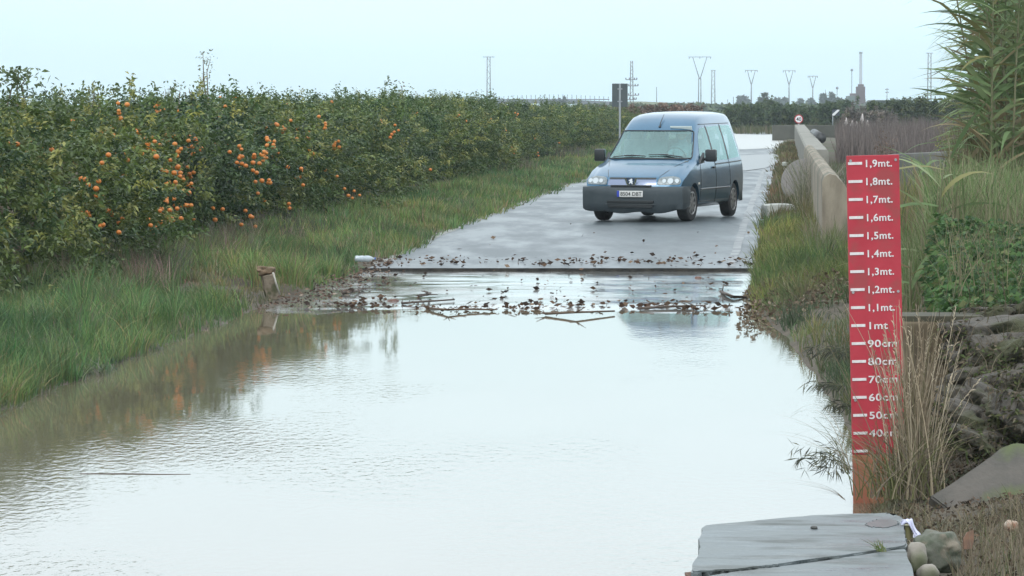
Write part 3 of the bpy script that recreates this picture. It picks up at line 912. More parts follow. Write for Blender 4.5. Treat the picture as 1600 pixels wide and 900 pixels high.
# ------------------------------------------------------------------ dry grass clump in front of the gauge
def stalk_clump(name, label, base, stems, mcols, cat, seed, heads=True, w=.0034, group=None):
    """stems: list of (dx, dy, tipx, tipy, tipz, droop)"""
    rng = np.random.default_rng(seed)
    t = thing(name, base, label, cat, group)
    V, F, C = [], [], []
    hv = []
    for (dx, dy, tx, ty, tz, dr) in stems:
        o0 = len(V); seg = 8
        c = np.array(mcols[rng.integers(len(mcols))]) * rng.uniform(.75, 1.25)
        sa = rng.uniform(-.5, .5)
        pts = []
        for k in range(seg + 1):
            q = k / seg
            p = Vector((dx + tx * q ** 1.35, dy + ty * q ** 1.35, tz * (q * (1 + dr) - dr * q * q)))
            pts.append(p)
        for k, p in enumerate(pts):
            q = k / seg; ww = w * (1 - .7 * q)
            V += [p + Vector((ww, ww * sa, 0)), p - Vector((ww, ww * sa, 0))]; C += [c, c]
        for k in range(seg):
            a = o0 + 2 * k; F.append((a, a + 1, a + 3, a + 2))
        if heads and rng.uniform() < .55:
            hv.append((pts[-3], pts[-1], c * 1.1))
    link_mesh("stalks", np_mesh("stalks", np.array([tuple(v) for v in V]), np.array(F), M_DRY, np.clip(np.array(C), 0, 1)), t)
    if hv:
        P, D, CC = [], [], []
        for (a, b, c) in hv:
            for k in range(16):
                q = k / 16; P.append(tuple(a.lerp(b, q))); d = (b - a).normalized() + Vector(rng.normal(0, .35, 3)); D.append(tuple(d)); CC.append(c * rng.uniform(.9, 1.3))
        Vv, Ff, Cc = leaf_quads(np.array(P), np.array(D), .035, .006, np.array(CC), rng, .2)
        link_mesh("seed_heads", np_mesh("seed_heads", Vv, Ff, M_DRY, np.clip(Cc, 0, 1)), t)
    return t
STRAW = [(0.33, 0.27, 0.19), (0.25, 0.20, 0.14), (0.40, 0.34, 0.25), (0.17, 0.15, 0.09)]
rr = random.Random(4)
bx = on(1400, 800, .1)
bx = Vector(((1430 - 800) / FPX * 18.45, 18.45, .12))
st = []
for i in range(180):
    a = rr.gauss(.0, .15)
    H = rr.uniform(.3, 1.08) * (1 - abs(a) * .5)
    if rr.random() < .12: a = rr.uniform(-.34, .1)
    st.append((rr.gauss(0, .055), rr.gauss(0, .05), H * a * 1.15, rr.gauss(0, .08), H, rr.uniform(0, .15)))
stalk_clump("dry_grass_clump", "tall straw coloured grass clump fanning up in front of the red gauge", bx, st, STRAW, "grass clump", 2)
st = []
for i in range(260):
    a = rr.gauss(-.1, .8); H = rr.uniform(.12, .42)
    st.append((rr.gauss(-.05, .10), rr.gauss(0, .06), H * a, rr.gauss(0, .1), H, rr.uniform(.1, .9)))
stalk_clump("grass_tuft", "low olive and grey tuft around the foot of the red gauge", bx + Vector((0, -.05, 0)), st, [(0.17, 0.17, 0.08), (0.1, 0.115, 0.05), (0.26, 0.22, 0.15), (0.15, 0.12, 0.1)], "grass tuft", 3, False, .003)
# sprigs hanging over the water left of the gauge
def sprig(u, v, d, n, reach, up, label, seed, cols, lf=True):
    b = at(u, v, d); r2 = random.Random(seed); st = []
    for i in range(n):
        L = reach * r2.uniform(.35, 1.05)
        st.append((r2.gauss(0, .015), r2.gauss(0, .03), -L, r2.gauss(0, .1), up * r2.uniform(.2, 1.2), r2.uniform(.8, 2.6)))
    t = stalk_clump("overhanging_grass", label, b, st, cols, "grass sprig", seed, False, .0022)
    if lf:
        rng = np.random.default_rng(seed)
        P, D = [], []
        for s in st:
            for k in range(9):
                q = rng.uniform(.35, 1)
                P.append((s[0] + s[2] * q ** 1.35, s[1] + s[3] * q ** 1.35, s[4] * (q * (1 + s[5]) - s[5] * q * q)))
                D.append((rng.uniform(-1, .3), rng.uniform(-.5, .5), rng.uniform(-1, .3)))
        Vv, Ff, Cc = leaf_quads(np.array(P), np.array(D), .075, .007, palette(len(P), cols, [1] * len(cols), rng), rng, .1)
        link_mesh("leaves", np_mesh("leaves", Vv, Ff, M_GRASS, Cc), t)
DG = [(0.09, 0.1, 0.07), (0.14, 0.14, 0.09), (0.06, 0.065, 0.05)]
sprig(1328, 560, 19.6, 12, .28, .06, "leafy sprig reaching over the water at the gauge's upper left side", 1, DG)
sprig(1325, 600, 19.6, 10, .24, .0, "drooping sprig over the water below the upper one, left of the gauge", 2, DG)
sprig(1322, 740, 19.2, 16, .30, .12, "dark bushy sprig over the water low on the gauge's left side", 3, DG)
sprig(1325, 735, 18.9, 9, .62, .30, "long thin grass stems arching far left over the water from the gauge foot", 4, [(0.28, 0.25, 0.2), (0.18, 0.16, 0.12)], False)
sprig(1320, 780, 18.7, 6, .5, .10, "bent dead stems trailing over the water just above the platform", 5, [(0.12, 0.1, 0.08), (0.2, 0.17, 0.13)], False)
sprig(1330, 640, 19.6, 6, .13, .05, "small sprig at the middle of the gauge's left edge", 6, DG)
# pale plume grass before the parapet
b = Vector((5.35, 62, float(g(5.35, 62)))); st = []
for i in range(260):
    a = rr.gauss(-.05, .33); H = rr.uniform(.35, 1.05)
    st.append((rr.gauss(0, .16), rr.gauss(0, .3), H * a, rr.gauss(0, .1), H, rr.uniform(0, .4)))
stalk_clump("plume_grass", "pale grey feathery grass standing before the parapet and the round slab", b, st, [(0.36, 0.33, 0.27), (0.26, 0.25, 0.19), (0.17, 0.19, 0.11)], "grass clump", 8, True, .005)
# ------------------------------------------------------------------ text helper
def text_mesh(name, s, size, m, bold=0.0, depth=.0015, align='LEFT', space=1.0):
    cu = bpy.data.curves.new(name, 'FONT')
    cu.body = s; cu.size = size; cu.offset = bold; cu.extrude = depth; cu.align_x = align; cu.space_character = space
    ob = bpy.data.objects.new(name, cu); COL.objects.link(ob)
    dg = bpy.context.evaluated_depsgraph_get()
    me = bpy.data.meshes.new_from_object(ob.evaluated_get(dg))
    bpy.data.objects.remove(ob); bpy.data.curves.remove(cu)
    me.materials.clear(); me.materials.append(m); me.name = name
    return me

# ------------------------------------------------------------------ flood gauge
M_RED = mat("gauge_red", (0.40, 0.022, 0.040), (0.46, 0.035, 0.055), 5, .45, rough2=.7, bump=.0006, bscale=40, c3=(.33, .045, .05), scale3=7)
M_MUD = mat("mud_stained_red", (0.36, 0.10, 0.06), (0.30, 0.16, 0.09), 7, .7)
M_WHT = mat("gauge_white", (0.78, 0.74, 0.74), (0.62, 0.56, 0.56), 30, .5)
M_GALV = mat("galvanised_steel", (0.42, 0.43, 0.44), (0.32, 0.33, 0.34), 6, .4, metal=.6)
p = at(1333.5, 789, 19.15)
gauge = thing("flood_gauge", p, "tall red flood depth gauge board with white marks up to 1,9 mt", "depth gauge")
gauge.rotation_euler = (0, R(-1.45), 0)
BW = .292
bm = bmesh.new(); add_box(bm, (BW / 2, .012, (1.943 + .28) / 2), (BW, .022, 1.943 - .28), bevel=.003)
link_mesh("board", bm_mesh("board", bm, M_RED), gauge)
bm = bmesh.new(); add_box(bm, (BW / 2, .012, (.278 - .30) / 2), (BW, .022, .578), bevel=.003)
o = link_mesh("board_foot", bm_mesh("board_foot", bm, M_MUD), gauge); o["label"] = "rusty mud stained foot of the board"
for bz in (.55, 1.15, 1.88):
    for px in (.022, BW - .02):
        bm = bmesh.new(); add_cyl(bm, (px, -.002, bz + .035), (0, 1, 0), .0075, .006, 12); link_mesh("bolt", bm_mesh("bolt", bm, M_GALV, True), gauge)
for px in (.05, BW - .05):
    bm = bmesh.new(); add_box(bm, (px, .048, .75), (.05, .05, 2.2), bevel=.004)
    link_mesh("post", bm_mesh("post", bm, M_GALV), gauge)
for i in range(3, 20):
    z = i * .1
    if z < .295: continue
    bm = bmesh.new(); add_box(bm, (.008 + .039, -.0012, z), (.078, .0022, .0155), bevel=.0008)
    link_mesh("tick_mark", bm_mesh("tick_mark", bm, M_WHT), gauge)
    if i < 4: continue
    s = ("1mt" if i == 10 else ("1,%dmt." % (i - 10) if i > 10 else "%d0cm" % i))
    me = text_mesh("number", s, .056, M_WHT, .00095, .0012, space=1.08)
    o = link_mesh("number_text", me, gauge, (.096, -.0015, z - .021)); o.rotation_euler = (math.pi / 2, 0, 0)
    w = max(v.co.x for v in me.vertices)
    tw = .155 if i > 10 else (.115 if i == 10 else .165)
    o.scale = (tw / w, 1, 1)
    o["label"] = "white lettering " + s

# ------------------------------------------------------------------ concrete platform in the foreground
M_CONC = mat("wet_grey_concrete", (0.062, 0.08, 0.088), (0.20, 0.222, 0.222), 3.0, .25, rough2=.7, bump=.008, bscale=45, c3=(0.075, 0.085, 0.08), scale3=2.4, stretch=(.7, 1.9, 1))
M_CONC2 = mat("old_concrete", (0.30, 0.27, 0.23), (0.20, 0.18, 0.15), 3, .85, bump=.012, bscale=20, c3=(0.13, 0.14, 0.08), scale3=2)
def slab_from_pixels(name, poly, ztop, th, m, label=None, cat=None, seed=0, rough=.006, parent=None, sub=14):
    """polygon of photo pixels on level ztop, given thickness, ragged edges"""
    rnd = random.Random(seed)
    pts = []
    n = len(poly)
    for i in range(n):
        a = on(*poly[i], ztop); b = on(*poly[(i + 1) % n], ztop)
        for k in range(sub):
            q = a.lerp(b, k / sub)
            pts.append((q.x + rnd.gauss(0, rough), q.y + rnd.gauss(0, rough * 2)))
    bm = bmesh.new(); add_prism(bm, pts, ztop - th, ztop)
    es = [e for e in bm.edges if all(abs(v.co.z - ztop) < 1e-5 for v in e.verts)]
    bmesh.ops.bevel(bm, geom=es, offset=.008, segments=2, affect='EDGES')
    o = link_mesh(name, bm_mesh(name, bm, m, True, 40), parent)
    if label: tag(o, label, cat)
    return o
plat = thing("concrete_platform", (0, 0, 0), "wet grey concrete platform slab crossed by a crack at the bottom right of the photo", "platform")
slab_from_pixels("far_slab", [(1101, 821), (1250, 806), (1384, 800.5), (1411, 808), (1416, 852), (1225, 880), (1150, 888), (1080, 892)], .30, .5, M_CONC, seed=3, parent=plat)
slab_from_pixels("near_slab", [(1158, 892), (1227, 884), (1417, 857), (1440, 955), (1450, 1060), (1020, 1080), (1060, 960), (1072, 905)], .292, .5, M_CONC, seed=4, parent=plat)
o = slab_from_pixels("broken_edge", [(1074, 893), (1150, 889.5), (1222, 882), (1227, 883), (1160, 893), (1070, 906)], .262, .4, mat("raw_broken_concrete", (0.2, 0.11, 0.07), (0.1, 0.06, 0.045), 20, .9, bump=.01), seed=5, parent=plat, rough=.003)
o["label"] = "rusty brown broken edge along the crack"
slab_from_pixels("patch_stain", [(1352, 818), (1372, 811), (1400, 812), (1404, 819), (1385, 824), (1360, 823)], .303, .02, mat("dark_wet_patch", (0.075, 0.088, 0.09), (0.11, 0.12, 0.12), 10, .35), seed=6, parent=plat, rough=.002)["label"] = "darker repair patch"
b = on(1272, 826, .30)
o = link_mesh("small_stone", noisy_rock("small_stone", (.018, .03, .008), mat("dark_pebble", (.06, .06, .055)), 3, 2), None, b + Vector((0, 0, .004))); tag(o, "small dark stone chip lying alone on the platform", "stone")
b = on(1378, 862, .30); st = [(rr.gauss(0, .01), rr.gauss(0, .006), rr.gauss(-.03, .03), 0, rr.uniform(.02, .06), .2) for i in range(26)]
stalk_clump("crack_grass", "tiny green tuft growing from the crack in the platform", b, st, [(0.12, 0.17, 0.06), (0.2, 0.2, 0.1)], "grass tuft", 11, False, .0025)

def rock(name, u, v, d, size, m, label, seed, rz=0, sub=3, amp=.2, rot=(0, 0), cat="rock", group=None):
    b = at(u, v, d)
    o = link_mesh(name, noisy_rock(name, size, m, seed, sub, amp), None, b)
    o.rotation_euler = (rot[0], rot[1], rz)
    return tag(o, label, cat, group)
M_ROCK = mat("mossy_rock", (0.13, 0.13, 0.105), (0.06, 0.075, 0.045), 14, .9, bump=.006, bscale=50, c3=(0.2, 0.17, 0.13), scale3=9)
M_GREY = mat("grey_rock", (0.105, 0.092, 0.076), (0.05, 0.045, 0.037), 9, .85, bump=.03, bscale=22, c3=(0.06, 0.062, 0.03), scale3=3)
rock("boulder", 1464, 862, 15.3, (.112, .12, .098), M_ROCK, "mossy round boulder beside the platform's right edge", 4, sub=5, amp=.2)
rock("boulder", 1432, 872, 15.0, (.05, .07, .075), M_CONC2, "pale upright stone wedged between the platform and the boulder", 5, amp=.15)
rock("boulder", 1450, 897, 14.8, (.05, .06, .045), M_CONC2, "smooth tan stone below the boulder at the bottom edge of the photo", 6, amp=.12)
rock("boulder", 1395, 905, 14.4, (.0, .0, .0), M_CONC2, None, 6) if False else None
# riprap and dark bank stones to the right of the retaining wall
rk = [(1545, 530, 20.1, .30, .13), (1580, 560, 19.8, .24, .12), (1600, 510, 20.4, .3, .12), (1540, 585, 19.6, .26, .12), (1592, 610, 19.3, .28, .14),
      (1556, 640, 19.1, .25, .11), (1510, 660, 18.9, .22, .10), (1615, 665, 18.8, .28, .13), (1518, 610, 19.5, .2, .1), (1575, 500, 20.6, .28, .08), (1530, 690, 18.7, .2, .08), (1610, 560, 19.7, .25, .12), (1552, 498, 20.5, .2, .06)]
RL = ["highest dark rock under the creeper's right end", "dark rock at the right edge just below the top stones", "topmost dark rock at the right edge", "flat dark rock in the second course beside the retaining wall",
      "broad dark rock halfway down at the right edge", "dark rock directly above the leaning slab", "low dark rock between the straw clump and the leaning slab", "dark rock above the slab's right corner", "narrow dark rock touching the retaining wall's right end",
      "small flat stone capping the dark rocks", "small dark rock behind the tip of the leaning slab", "dark rock between the upper and lower stones at the right edge", "thin flat stone beside the wall top"]
for i, (u, v, d, w, h) in enumerate(rk):
    rock("bank_rock", u, v, d, (w, .22, h), M_GREY, RL[i], 20 + i, rz=rr.uniform(-.5, .5), rot=(rr.uniform(-.4, .4), rr.uniform(-.45, .45)), sub=5, amp=.42, group="dark rocks of the right bank")
# moss, roots and dead weeds lodged between the dark rocks
pts = []
bpy.context.view_layer.update()
for o_ in [q for q in COL.objects if q.name.startswith("bank_rock")]:
    mw = o_.matrix_world.copy()
    for v in o_.data.vertices:
        p_ = mw @ v.co
        if (mw.to_3x3() @ v.normal).y < .3: pts.append(tuple(p_))
pts = np.array(pts); rng = np.random.default_rng(77)
P = pts[rng.integers(0, len(pts), 20000)]
P = P[vnoise(P[:, 0], P[:, 2] * 1.5, 4.0, 3) + .15 * rng.normal(size=len(P)) > -.02]
D = rng.normal(size=(len(P), 3)) * np.array([1, .6, .6]) + np.array([0, -.6, -.1])
V, F, CC = leaf_quads(P, D, rng.uniform(.02, .055, len(P)), rng.uniform(.01, .02, len(P)), palette(len(P), [(0.10, 0.11, 0.05), (0.13, 0.105, 0.075), (0.075, 0.065, 0.05), (0.17, 0.145, 0.10), (0.095, 0.125, 0.05)], [3, 3, 3, 1, 2], rng, .3), rng)
o = link_mesh("rock_moss", np_mesh("rock_moss", V, F, M_DRY, CC)); tag(o, "moss and rotting leaves clinging to the dark bank rocks", "moss", kind="stuff")
P = pts[rng.integers(0, len(pts), 420)]
V, F, CC = blades(P, rng.uniform(.08, .26, len(P)), np.stack([rng.normal(0, .8, len(P)), rng.uniform(-1.2, 0, len(P)), 0 * P[:, 0]], 1), .005, palette(len(P), [(0.2, 0.165, 0.12), (0.12, 0.1, 0.07), (0.09, 0.1, 0.05)], [2, 3, 1], rng), rng, 4)
o = link_mesh("rock_weeds", np_mesh("rock_weeds", V, F, M_DRY, CC)); tag(o, "thin dead roots and stems hanging over the dark bank rocks", "weeds", kind="stuff")
# leaning broken slab
bm = bmesh.new()
pl = [(-.38, -.10), (-.12, .05), (.02, .17), (.1, .20), (.55, .14), (.6, -.28), (.1, -.2), (-.3, -.17)]
add_prism(bm, pl, -.05, .05)
bmesh.ops.bevel(bm, geom=bm.edges[:], offset=.01, segments=2, affect='EDGES')
o = link_mesh("broken_slab", bm_mesh("broken_slab", bm, mat("slab_concrete", (0.13, 0.115, 0.10), (0.085, 0.08, 0.07), 6, .8, bump=.006, bscale=40, c3=(0.11, 0.13, 0.06), scale3=4), True, 40), None, at(1560, 752, 18.0))
o.rotation_euler = (R(62), R(0), R(4)); tag(o, "broken concrete slab leaning on the bank right of the straw clump", "slab")
# brown shard, cloth, tin
bm = bmesh.new(); add_prism(bm, [(-.018, -.05), (.02, -.045), (.03, .0), (.026, .045), (-.005, .03), (-.022, .0)], -.004, .004)
o = link_mesh("tile_shard", bm_mesh("tile_shard", bm, mat("terracotta", (0.21, 0.11, 0.065), (0.13, 0.075, 0.05), 20, .7)), None, at(1512, 842, 15.6)); o.rotation_euler = (R(75), R(10), R(20))
tag(o, "orange brown broken tile shard standing beside the boulder", "tile shard")
rock("rag_lump", 1580, 822, 16.2, (.035, .03, .03), mat("dirty_white", (0.42, 0.37, 0.3), (0.25, 0.12, 0.07), 20, .8), "dirty white and rust lump in the weeds near the right edge", 40, cat="stone")
bm = bmesh.new(); add_cyl(bm, (0, 0, .03), (0, 0, 1), .026, .06, 20); add_cyl(bm, (0, 0, .062), (0, 0, 1), .028, .005, 20)
pt = at(1417, 842, 15.75)
o = link_mesh("tin_can", bm_mesh("tin_can", bm, mat("olive_tin", (0.2, 0.19, 0.07), (0.28, 0.25, 0.14), 30, .5), True), None, pt); tag(o, "small olive tin standing under the white rag at the platform edge", "tin can")
bm = bmesh.new()
bmesh.ops.create_grid(bm, x_segments=10, y_segments=22, size=1)
for v in bm.verts:
    a, b_ = v.co.x, (v.co.y + 1) / 2
    x = -.02 + .062 * min(1, b_ * 1.4) + a * .016 * (1 + .3 * math.sin(b_ * 9)); z = .078 - .11 * max(0, b_ - .3) ** 1.1 + .012 * math.sin(b_ * 7) ; y_ = -.01 + a * .02 + .008 * math.sin(a * 6 + b_ * 4)
    v.co = (x, y_ - .02, z + .006 * math.cos(a * 7))
r_ = bmesh.ops.solidify(bm, geom=bm.faces[:], thickness=.004)
o = link_mesh("white_rag", bm_mesh("white_rag", bm, mat("pale_lilac_cloth", (0.55, 0.55, 0.75), (0.7, 0.7, 0.82), 20, .9), True, 80), None, pt + Vector((.0, -.0, 0))); tag(o, "pale lilac white rag draped over the tin at the platform corner", "rag")

# ------------------------------------------------------------------ retaining wall under the creeper
bm = bmesh.new()
x0, x1 = .1105 * 20.2, .1345 * 20.2
add_box(bm, ((x0 + x1) / 2, 20.33, .42), (x1 - x0, .34, 1.06), bevel=.012)
o = link_mesh("retaining_wall", bm_mesh("retaining_wall", bm, mat("earth_stained_render", (0.115, 0.085, 0.048), (0.07, 0.056, 0.036), 3, .8, bump=.005, bscale=30, c3=(0.19, 0.15, 0.1), scale3=2.5)))
tag(o, "brown mud stained retaining wall behind the straw grass, under the green creeper", "wall")
bm = bmesh.new(); add_box(bm, ((x0 + x1) / 2 + .02, 20.36, .965), (x1 - x0 + .05, .38, .035), bevel=.006)
o2 = link_mesh("coping", bm_mesh("coping", bm, mat("dirty_coping", (.075, .07, .045), (.045, .042, .028), 6, .95)), o)

# ------------------------------------------------------------------ parapet along the right verge
M_PAR = mat("parapet_concrete", (0.32, 0.275, 0.21), (0.17, 0.14, 0.105), 3.0, .85, bump=.02, bscale=16, c3=(0.12, 0.12, 0.085), scale3=1.6, stretch=(1, 1, .35))
def extr(name, prof, path, m, smooth=True):
    """prof: list of (dx, z); path: list of (x, y, zscale, z0)"""
    bm = bmesh.new(); rings = []
    for (x, y, k, z0) in path:
        rings.append([bm.verts.new((x + dx, y, z0 + z * k)) for dx, z in prof])
    n = len(prof)
    for a, b_ in zip(rings[:-1], rings[1:]):
        for i in range(n - 1): bm.faces.new((a[i], b_[i], b_[i + 1], a[i + 1]))
    bm.faces.new(rings[0]); bm.faces.new(rings[-1][::-1])
    bmesh.ops.recalc_face_normals(bm, faces=bm.faces[:])
    return bm_mesh(name, bm, m, smooth, 35)
par = thing("roadside_parapet", (0, 0, 0), "long weathered beige concrete parapet running along the right side of the road", "parapet")
prof = [(0, -.3), (0, 1.02), (.03, 1.09), (.10, 1.13), (.18, 1.11), (.30, .99), (.42, .80), (.50, .62), (.52, -.3)]
path = [(4.2 + .0765 * (yy - 46.8), yy, 1.0 + .006 * math.sin(yy * .5), .14) for yy in np.arange(46.8, 78, 1.2)]
link_mesh("near_wall", extr("near_wall", prof, path, M_PAR), par)
prof = [(0, -.3), (0, .98), (.04, 1.02), (.46, 1.02), (.5, .98), (.5, -.3)]
path = [(4.2 + .0785 * (yy - 46.8), yy, 1 + .012 * math.sin(yy), .14) for yy in np.arange(78.2, 168, 3)]
link_mesh("far_wall", extr("far_wall", prof, path, mat("pale_parapet_concrete", (0.26, 0.25, 0.22), (0.15, 0.145, 0.12), 2, .85, bump=.01)), par)
# dark pipe rail behind the parapet top
bm = bmesh.new()
add_tube(bm, [at(1283, 216, 105) , at(1272, 208, 125)], [.16, .16], 10)
o = link_mesh("black_pipe", bm_mesh("black_pipe", bm, mat("black_rubber", (.025, .025, .027), (.05, .05, .05), 8, .5), True)); tag(o, "short black pipe lying on top of the far parapet", "pipe")
# round slab leaning in front of the wall
bm = bmesh.new(); add_cyl(bm, (0, 0, 0), (0, 1, 0), .50, .10, 48)
bmesh.ops.bevel(bm, geom=[e for e in bm.edges if abs(abs(e.verts[0].co.y) - .05) < 1e-3], offset=.012, segments=2, affect='EDGES')
pc = at(1259, 286, 70)
o = link_mesh("round_slab", bm_mesh("round_slab", bm, mat("grey_smooth_concrete", (0.28, 0.26, 0.245), (0.22, 0.21, 0.2), 4, .8, bump=.003), True, 30), None, pc); o.rotation_euler = (R(-14), 0, R(6)); tag(o, "round smooth grey concrete disc leaning upright against the parapet", "concrete disc")
# flat white stone on verge
M_WSTONE = mat("pale_stone", (0.55, 0.55, 0.52), (0.34, 0.36, 0.32), 8, .7, bump=.006)
bm = bmesh.new()
def stone_block(name, c, s, m, label, cat, rz=0, bevel=.03, rot=(0, 0), seed=1):
    from mathutils import noise
    bm = bmesh.new(); add_box(bm, (0, 0, 0), s, bevel=bevel)
    bmesh.ops.subdivide_edges(bm, edges=bm.edges[:], cuts=2, use_grid_fill=True)
    for v in bm.verts:
        q = noise.noise_vector(v.co * (3 / max(s)) + Vector((seed, 0, 0))) * (min(s) * .14); v.co += q
    o = link_mesh(name, bm_mesh(name, bm, m, True, 45), None, c); o.rotation_euler = (rot[0], rot[1], rz)
    return tag(o, label, cat)
stone_block("kerb_stone", on(1216, 330, .26), (.56, .6, .26), M_WSTONE, "flat whitish kerb stone at the right road edge beside the verge", "stone", .1, .05)
for (u, v, lab) in [(1226, 256, "upper small white paint fleck stone beside the round slab"), (1225, 280, "lower small white stone beside the round slab")]:
    stone_block("white_stone", at(u, v, 74), (.09, .09, .08), M_WSTONE, lab, "stone", .4, .02)
# stone block of the left verge
stb = thing("marker_block", on(424, 453, .12), "broken beige stone marker block leaning out of the left verge above the pool edge", "stone block"); stb.scale = (.85, .85, .85)
bm = bmesh.new(); add_prism(bm, [(-.09, -.08), (.07, -.10), (.09, .08), (-.08, .09)], -.12, .22)
bmesh.ops.subdivide_edges(bm, edges=bm.edges[:], cuts=3, use_grid_fill=True)
for v in bm.verts: v.co += Vector((rr.gauss(0, .007), rr.gauss(0, .007), rr.gauss(0, .007)))
o = link_mesh("stone_body", bm_mesh("stone_body", bm, mat("sandstone", (0.30, 0.245, 0.185), (0.16, 0.125, 0.085), 9, .85, bump=.012, c3=(.1, .1, .05), scale3=6), True, 50), stb); o.rotation_euler = (R(8), R(-14), R(14))
o = link_mesh("cap", noisy_rock("cap", (.13, .12, .07), mat("rusty_earth", (0.20, 0.135, 0.085), (0.12, 0.09, 0.055), 14, .95, bump=.015), 9, 4, .3), stb, (-.07, 0, .25))
bm = bmesh.new(); add_tube(bm, [(.03, -.12, .24), (.07, -.13, .1), (.12, -.12, -.06)], [.012, .014, .012], 6)
o = link_mesh("pale_edge", bm_mesh("pale_edge", bm, mat("chalk_edge", (.45, .43, .38), (.3, .28, .24), 12, .8), True), stb)
rock("verge_stone", 505, 375, 55, (.25, .2, .12), mat("ochre_stone", (0.34, 0.24, 0.17), (0.24, 0.15, 0.1), 8, .9), "ochre stone half buried behind the second grass tuft of the left verge", 51)
rock("verge_stone", 528, 384, 53, (.12, .1, .09), bpy.data.materials["ochre_stone"], "small reddish stone to the right of the half buried ochre one", 52)
rock("apron_stone", 1091, 437, 43.6, (.055, .05, .045), mat("reddish_brown_stone", (0.18, 0.09, 0.07), (0.1, 0.06, 0.05), 20, .8), "reddish brown stone near the asphalt lip on the apron's right half", 53, cat="stone")
rock("debris_clod", 1070, 474, 38.5, (.085, .07, .04), mat("dark_clod", (0.07, 0.05, 0.04), (0.12, 0.09, 0.07), 20, .9), "dark earth clod on the pool edge below the van", 54, cat="clod")
rock("debris_clod", 1104, 474, 38.5, (.10, .07, .03), bpy.data.materials["dark_clod"], "flatter dark clod just right of the clod below the van", 55, cat="clod")
rock("debris_clod", 614, 473, 38.6, (.075, .06, .045), bpy.data.materials["reddish_brown_stone"], "round brown clod against the driftwood branch on the apron's left half", 56, cat="clod")
rock("debris_clod", 994, 367, 56, (.07, .06, .04), bpy.data.materials["dark_clod"], "small dark clod lying alone on the asphalt in front of the van", 57, cat="clod")
def branch(name, pts, r, label, cat="branch", m=None, twigs=5, seed=0):
    bm = bmesh.new(); P = [Vector(p) for p in pts]; rn = random.Random(seed)
    add_tube(bm, P, [r * (1 - .5 * i / len(P)) for i in range(len(P))], 6)
    for k in range(twigs):
        q = rn.choice(P); d = Vector((rn.uniform(-1, 1), rn.uniform(-1, 1), rn.uniform(.0, .35))).normalized() * rn.uniform(.05, .13)
        add_tube(bm, [q, q + d], [r * .5, r * .2], 5)
    o = link_mesh(name, bm_mesh(name, bm, m or M_STICK, True)); return tag(o, label, cat)
M_STICK = mat("wet_driftwood", (0.065, 0.045, 0.035), (0.12, 0.09, 0.07), 20, .7)
branch("driftwood_branch", [on(628, 474, .02), on(650, 472, .04), on(680, 470, .03), on(710, 468, .03)], .014, "long dark driftwood branch lying across the apron's left half", seed=1, twigs=8)
branch("driftwood_branch", [on(852, 490, .02), on(900, 488, .05), on(960, 486, .03)], .015, "thick brown reed stem bundle lying along the pool edge in the middle", seed=2, twigs=9, m=mat("brown_reed_trash", (0.10, 0.07, 0.05), (0.17, 0.12, 0.085), 20, .9))
branch("driftwood_branch", [on(672, 482, .02), on(700, 484, .04), on(735, 483, .03), on(772, 484, .02)], .014, "knobbly brown stick on the pool edge left of the middle bundle", seed=3, twigs=8, m=bpy.data.materials["brown_reed_trash"])
branch("driftwood_branch", [on(1128, 457, .03), on(1146, 464, .04), on(1166, 464, .02)], .022, "short dark stick near the apron's right end", seed=4, twigs=3)
branch("driftwood_branch", [on(1000, 482, .02), on(1040, 479, .03), on(1085, 478, .03)], .016, "thin dark stick left of the clods on the pool edge", seed=5, twigs=6)
branch("driftwood_branch", [on(536, 458, .03), on(552, 455, .06), on(566, 452, .03)], .02, "stubby forked stick near the left heap of leaves", seed=6, twigs=5)
branch("driftwood_branch", [on(655, 462, .03), on(668, 460, .09), on(672, 458, .05)], .02, "small dark twig knot above the driftwood branch", seed=7, twigs=7)
branch("floating_cane", [on(125, 740.5, .0), on(190, 740, .002), on(250, 741, .001), on(298, 741, .0)], .0035, "thin dark cane floating on the open water at the lower left", "cane", seed=8, twigs=0)
# clear bottle
M_PLAS = mat("clear_plastic", (0.34, 0.40, 0.44), (0.5, 0.55, 0.58), 14, .12, spec=.8)
bt = thing("plastic_bottle", on(571, 409, .15), "clear plastic bottle lying at the left edge of the asphalt by the leaf heap", "bottle", rotz=R(8))
bm = bmesh.new()
pr = [(-.178, .01), (-.17, .04), (-.15, .052), (-.10, .047), (-.06, .052), (-.02, .047), (.02, .052), (.06, .05), (.10, .035), (.125, .016), (.15, .015)]
add_tube(bm, [(a, 0, .05) for a, _ in pr], [max(b_, .002) for _, b_ in pr], 16)
bt.scale = (.8, .8, .8); link_mesh("bottle_body", bm_mesh("bottle_body", bm, M_PLAS, True, 60), bt)
bm = bmesh.new(); add_cyl(bm, (.158, 0, .05), (1, 0, 0), .018, .022, 16); link_mesh("cap", bm_mesh("cap", bm, mat("blue_cap", (.05, .12, .35))), bt)
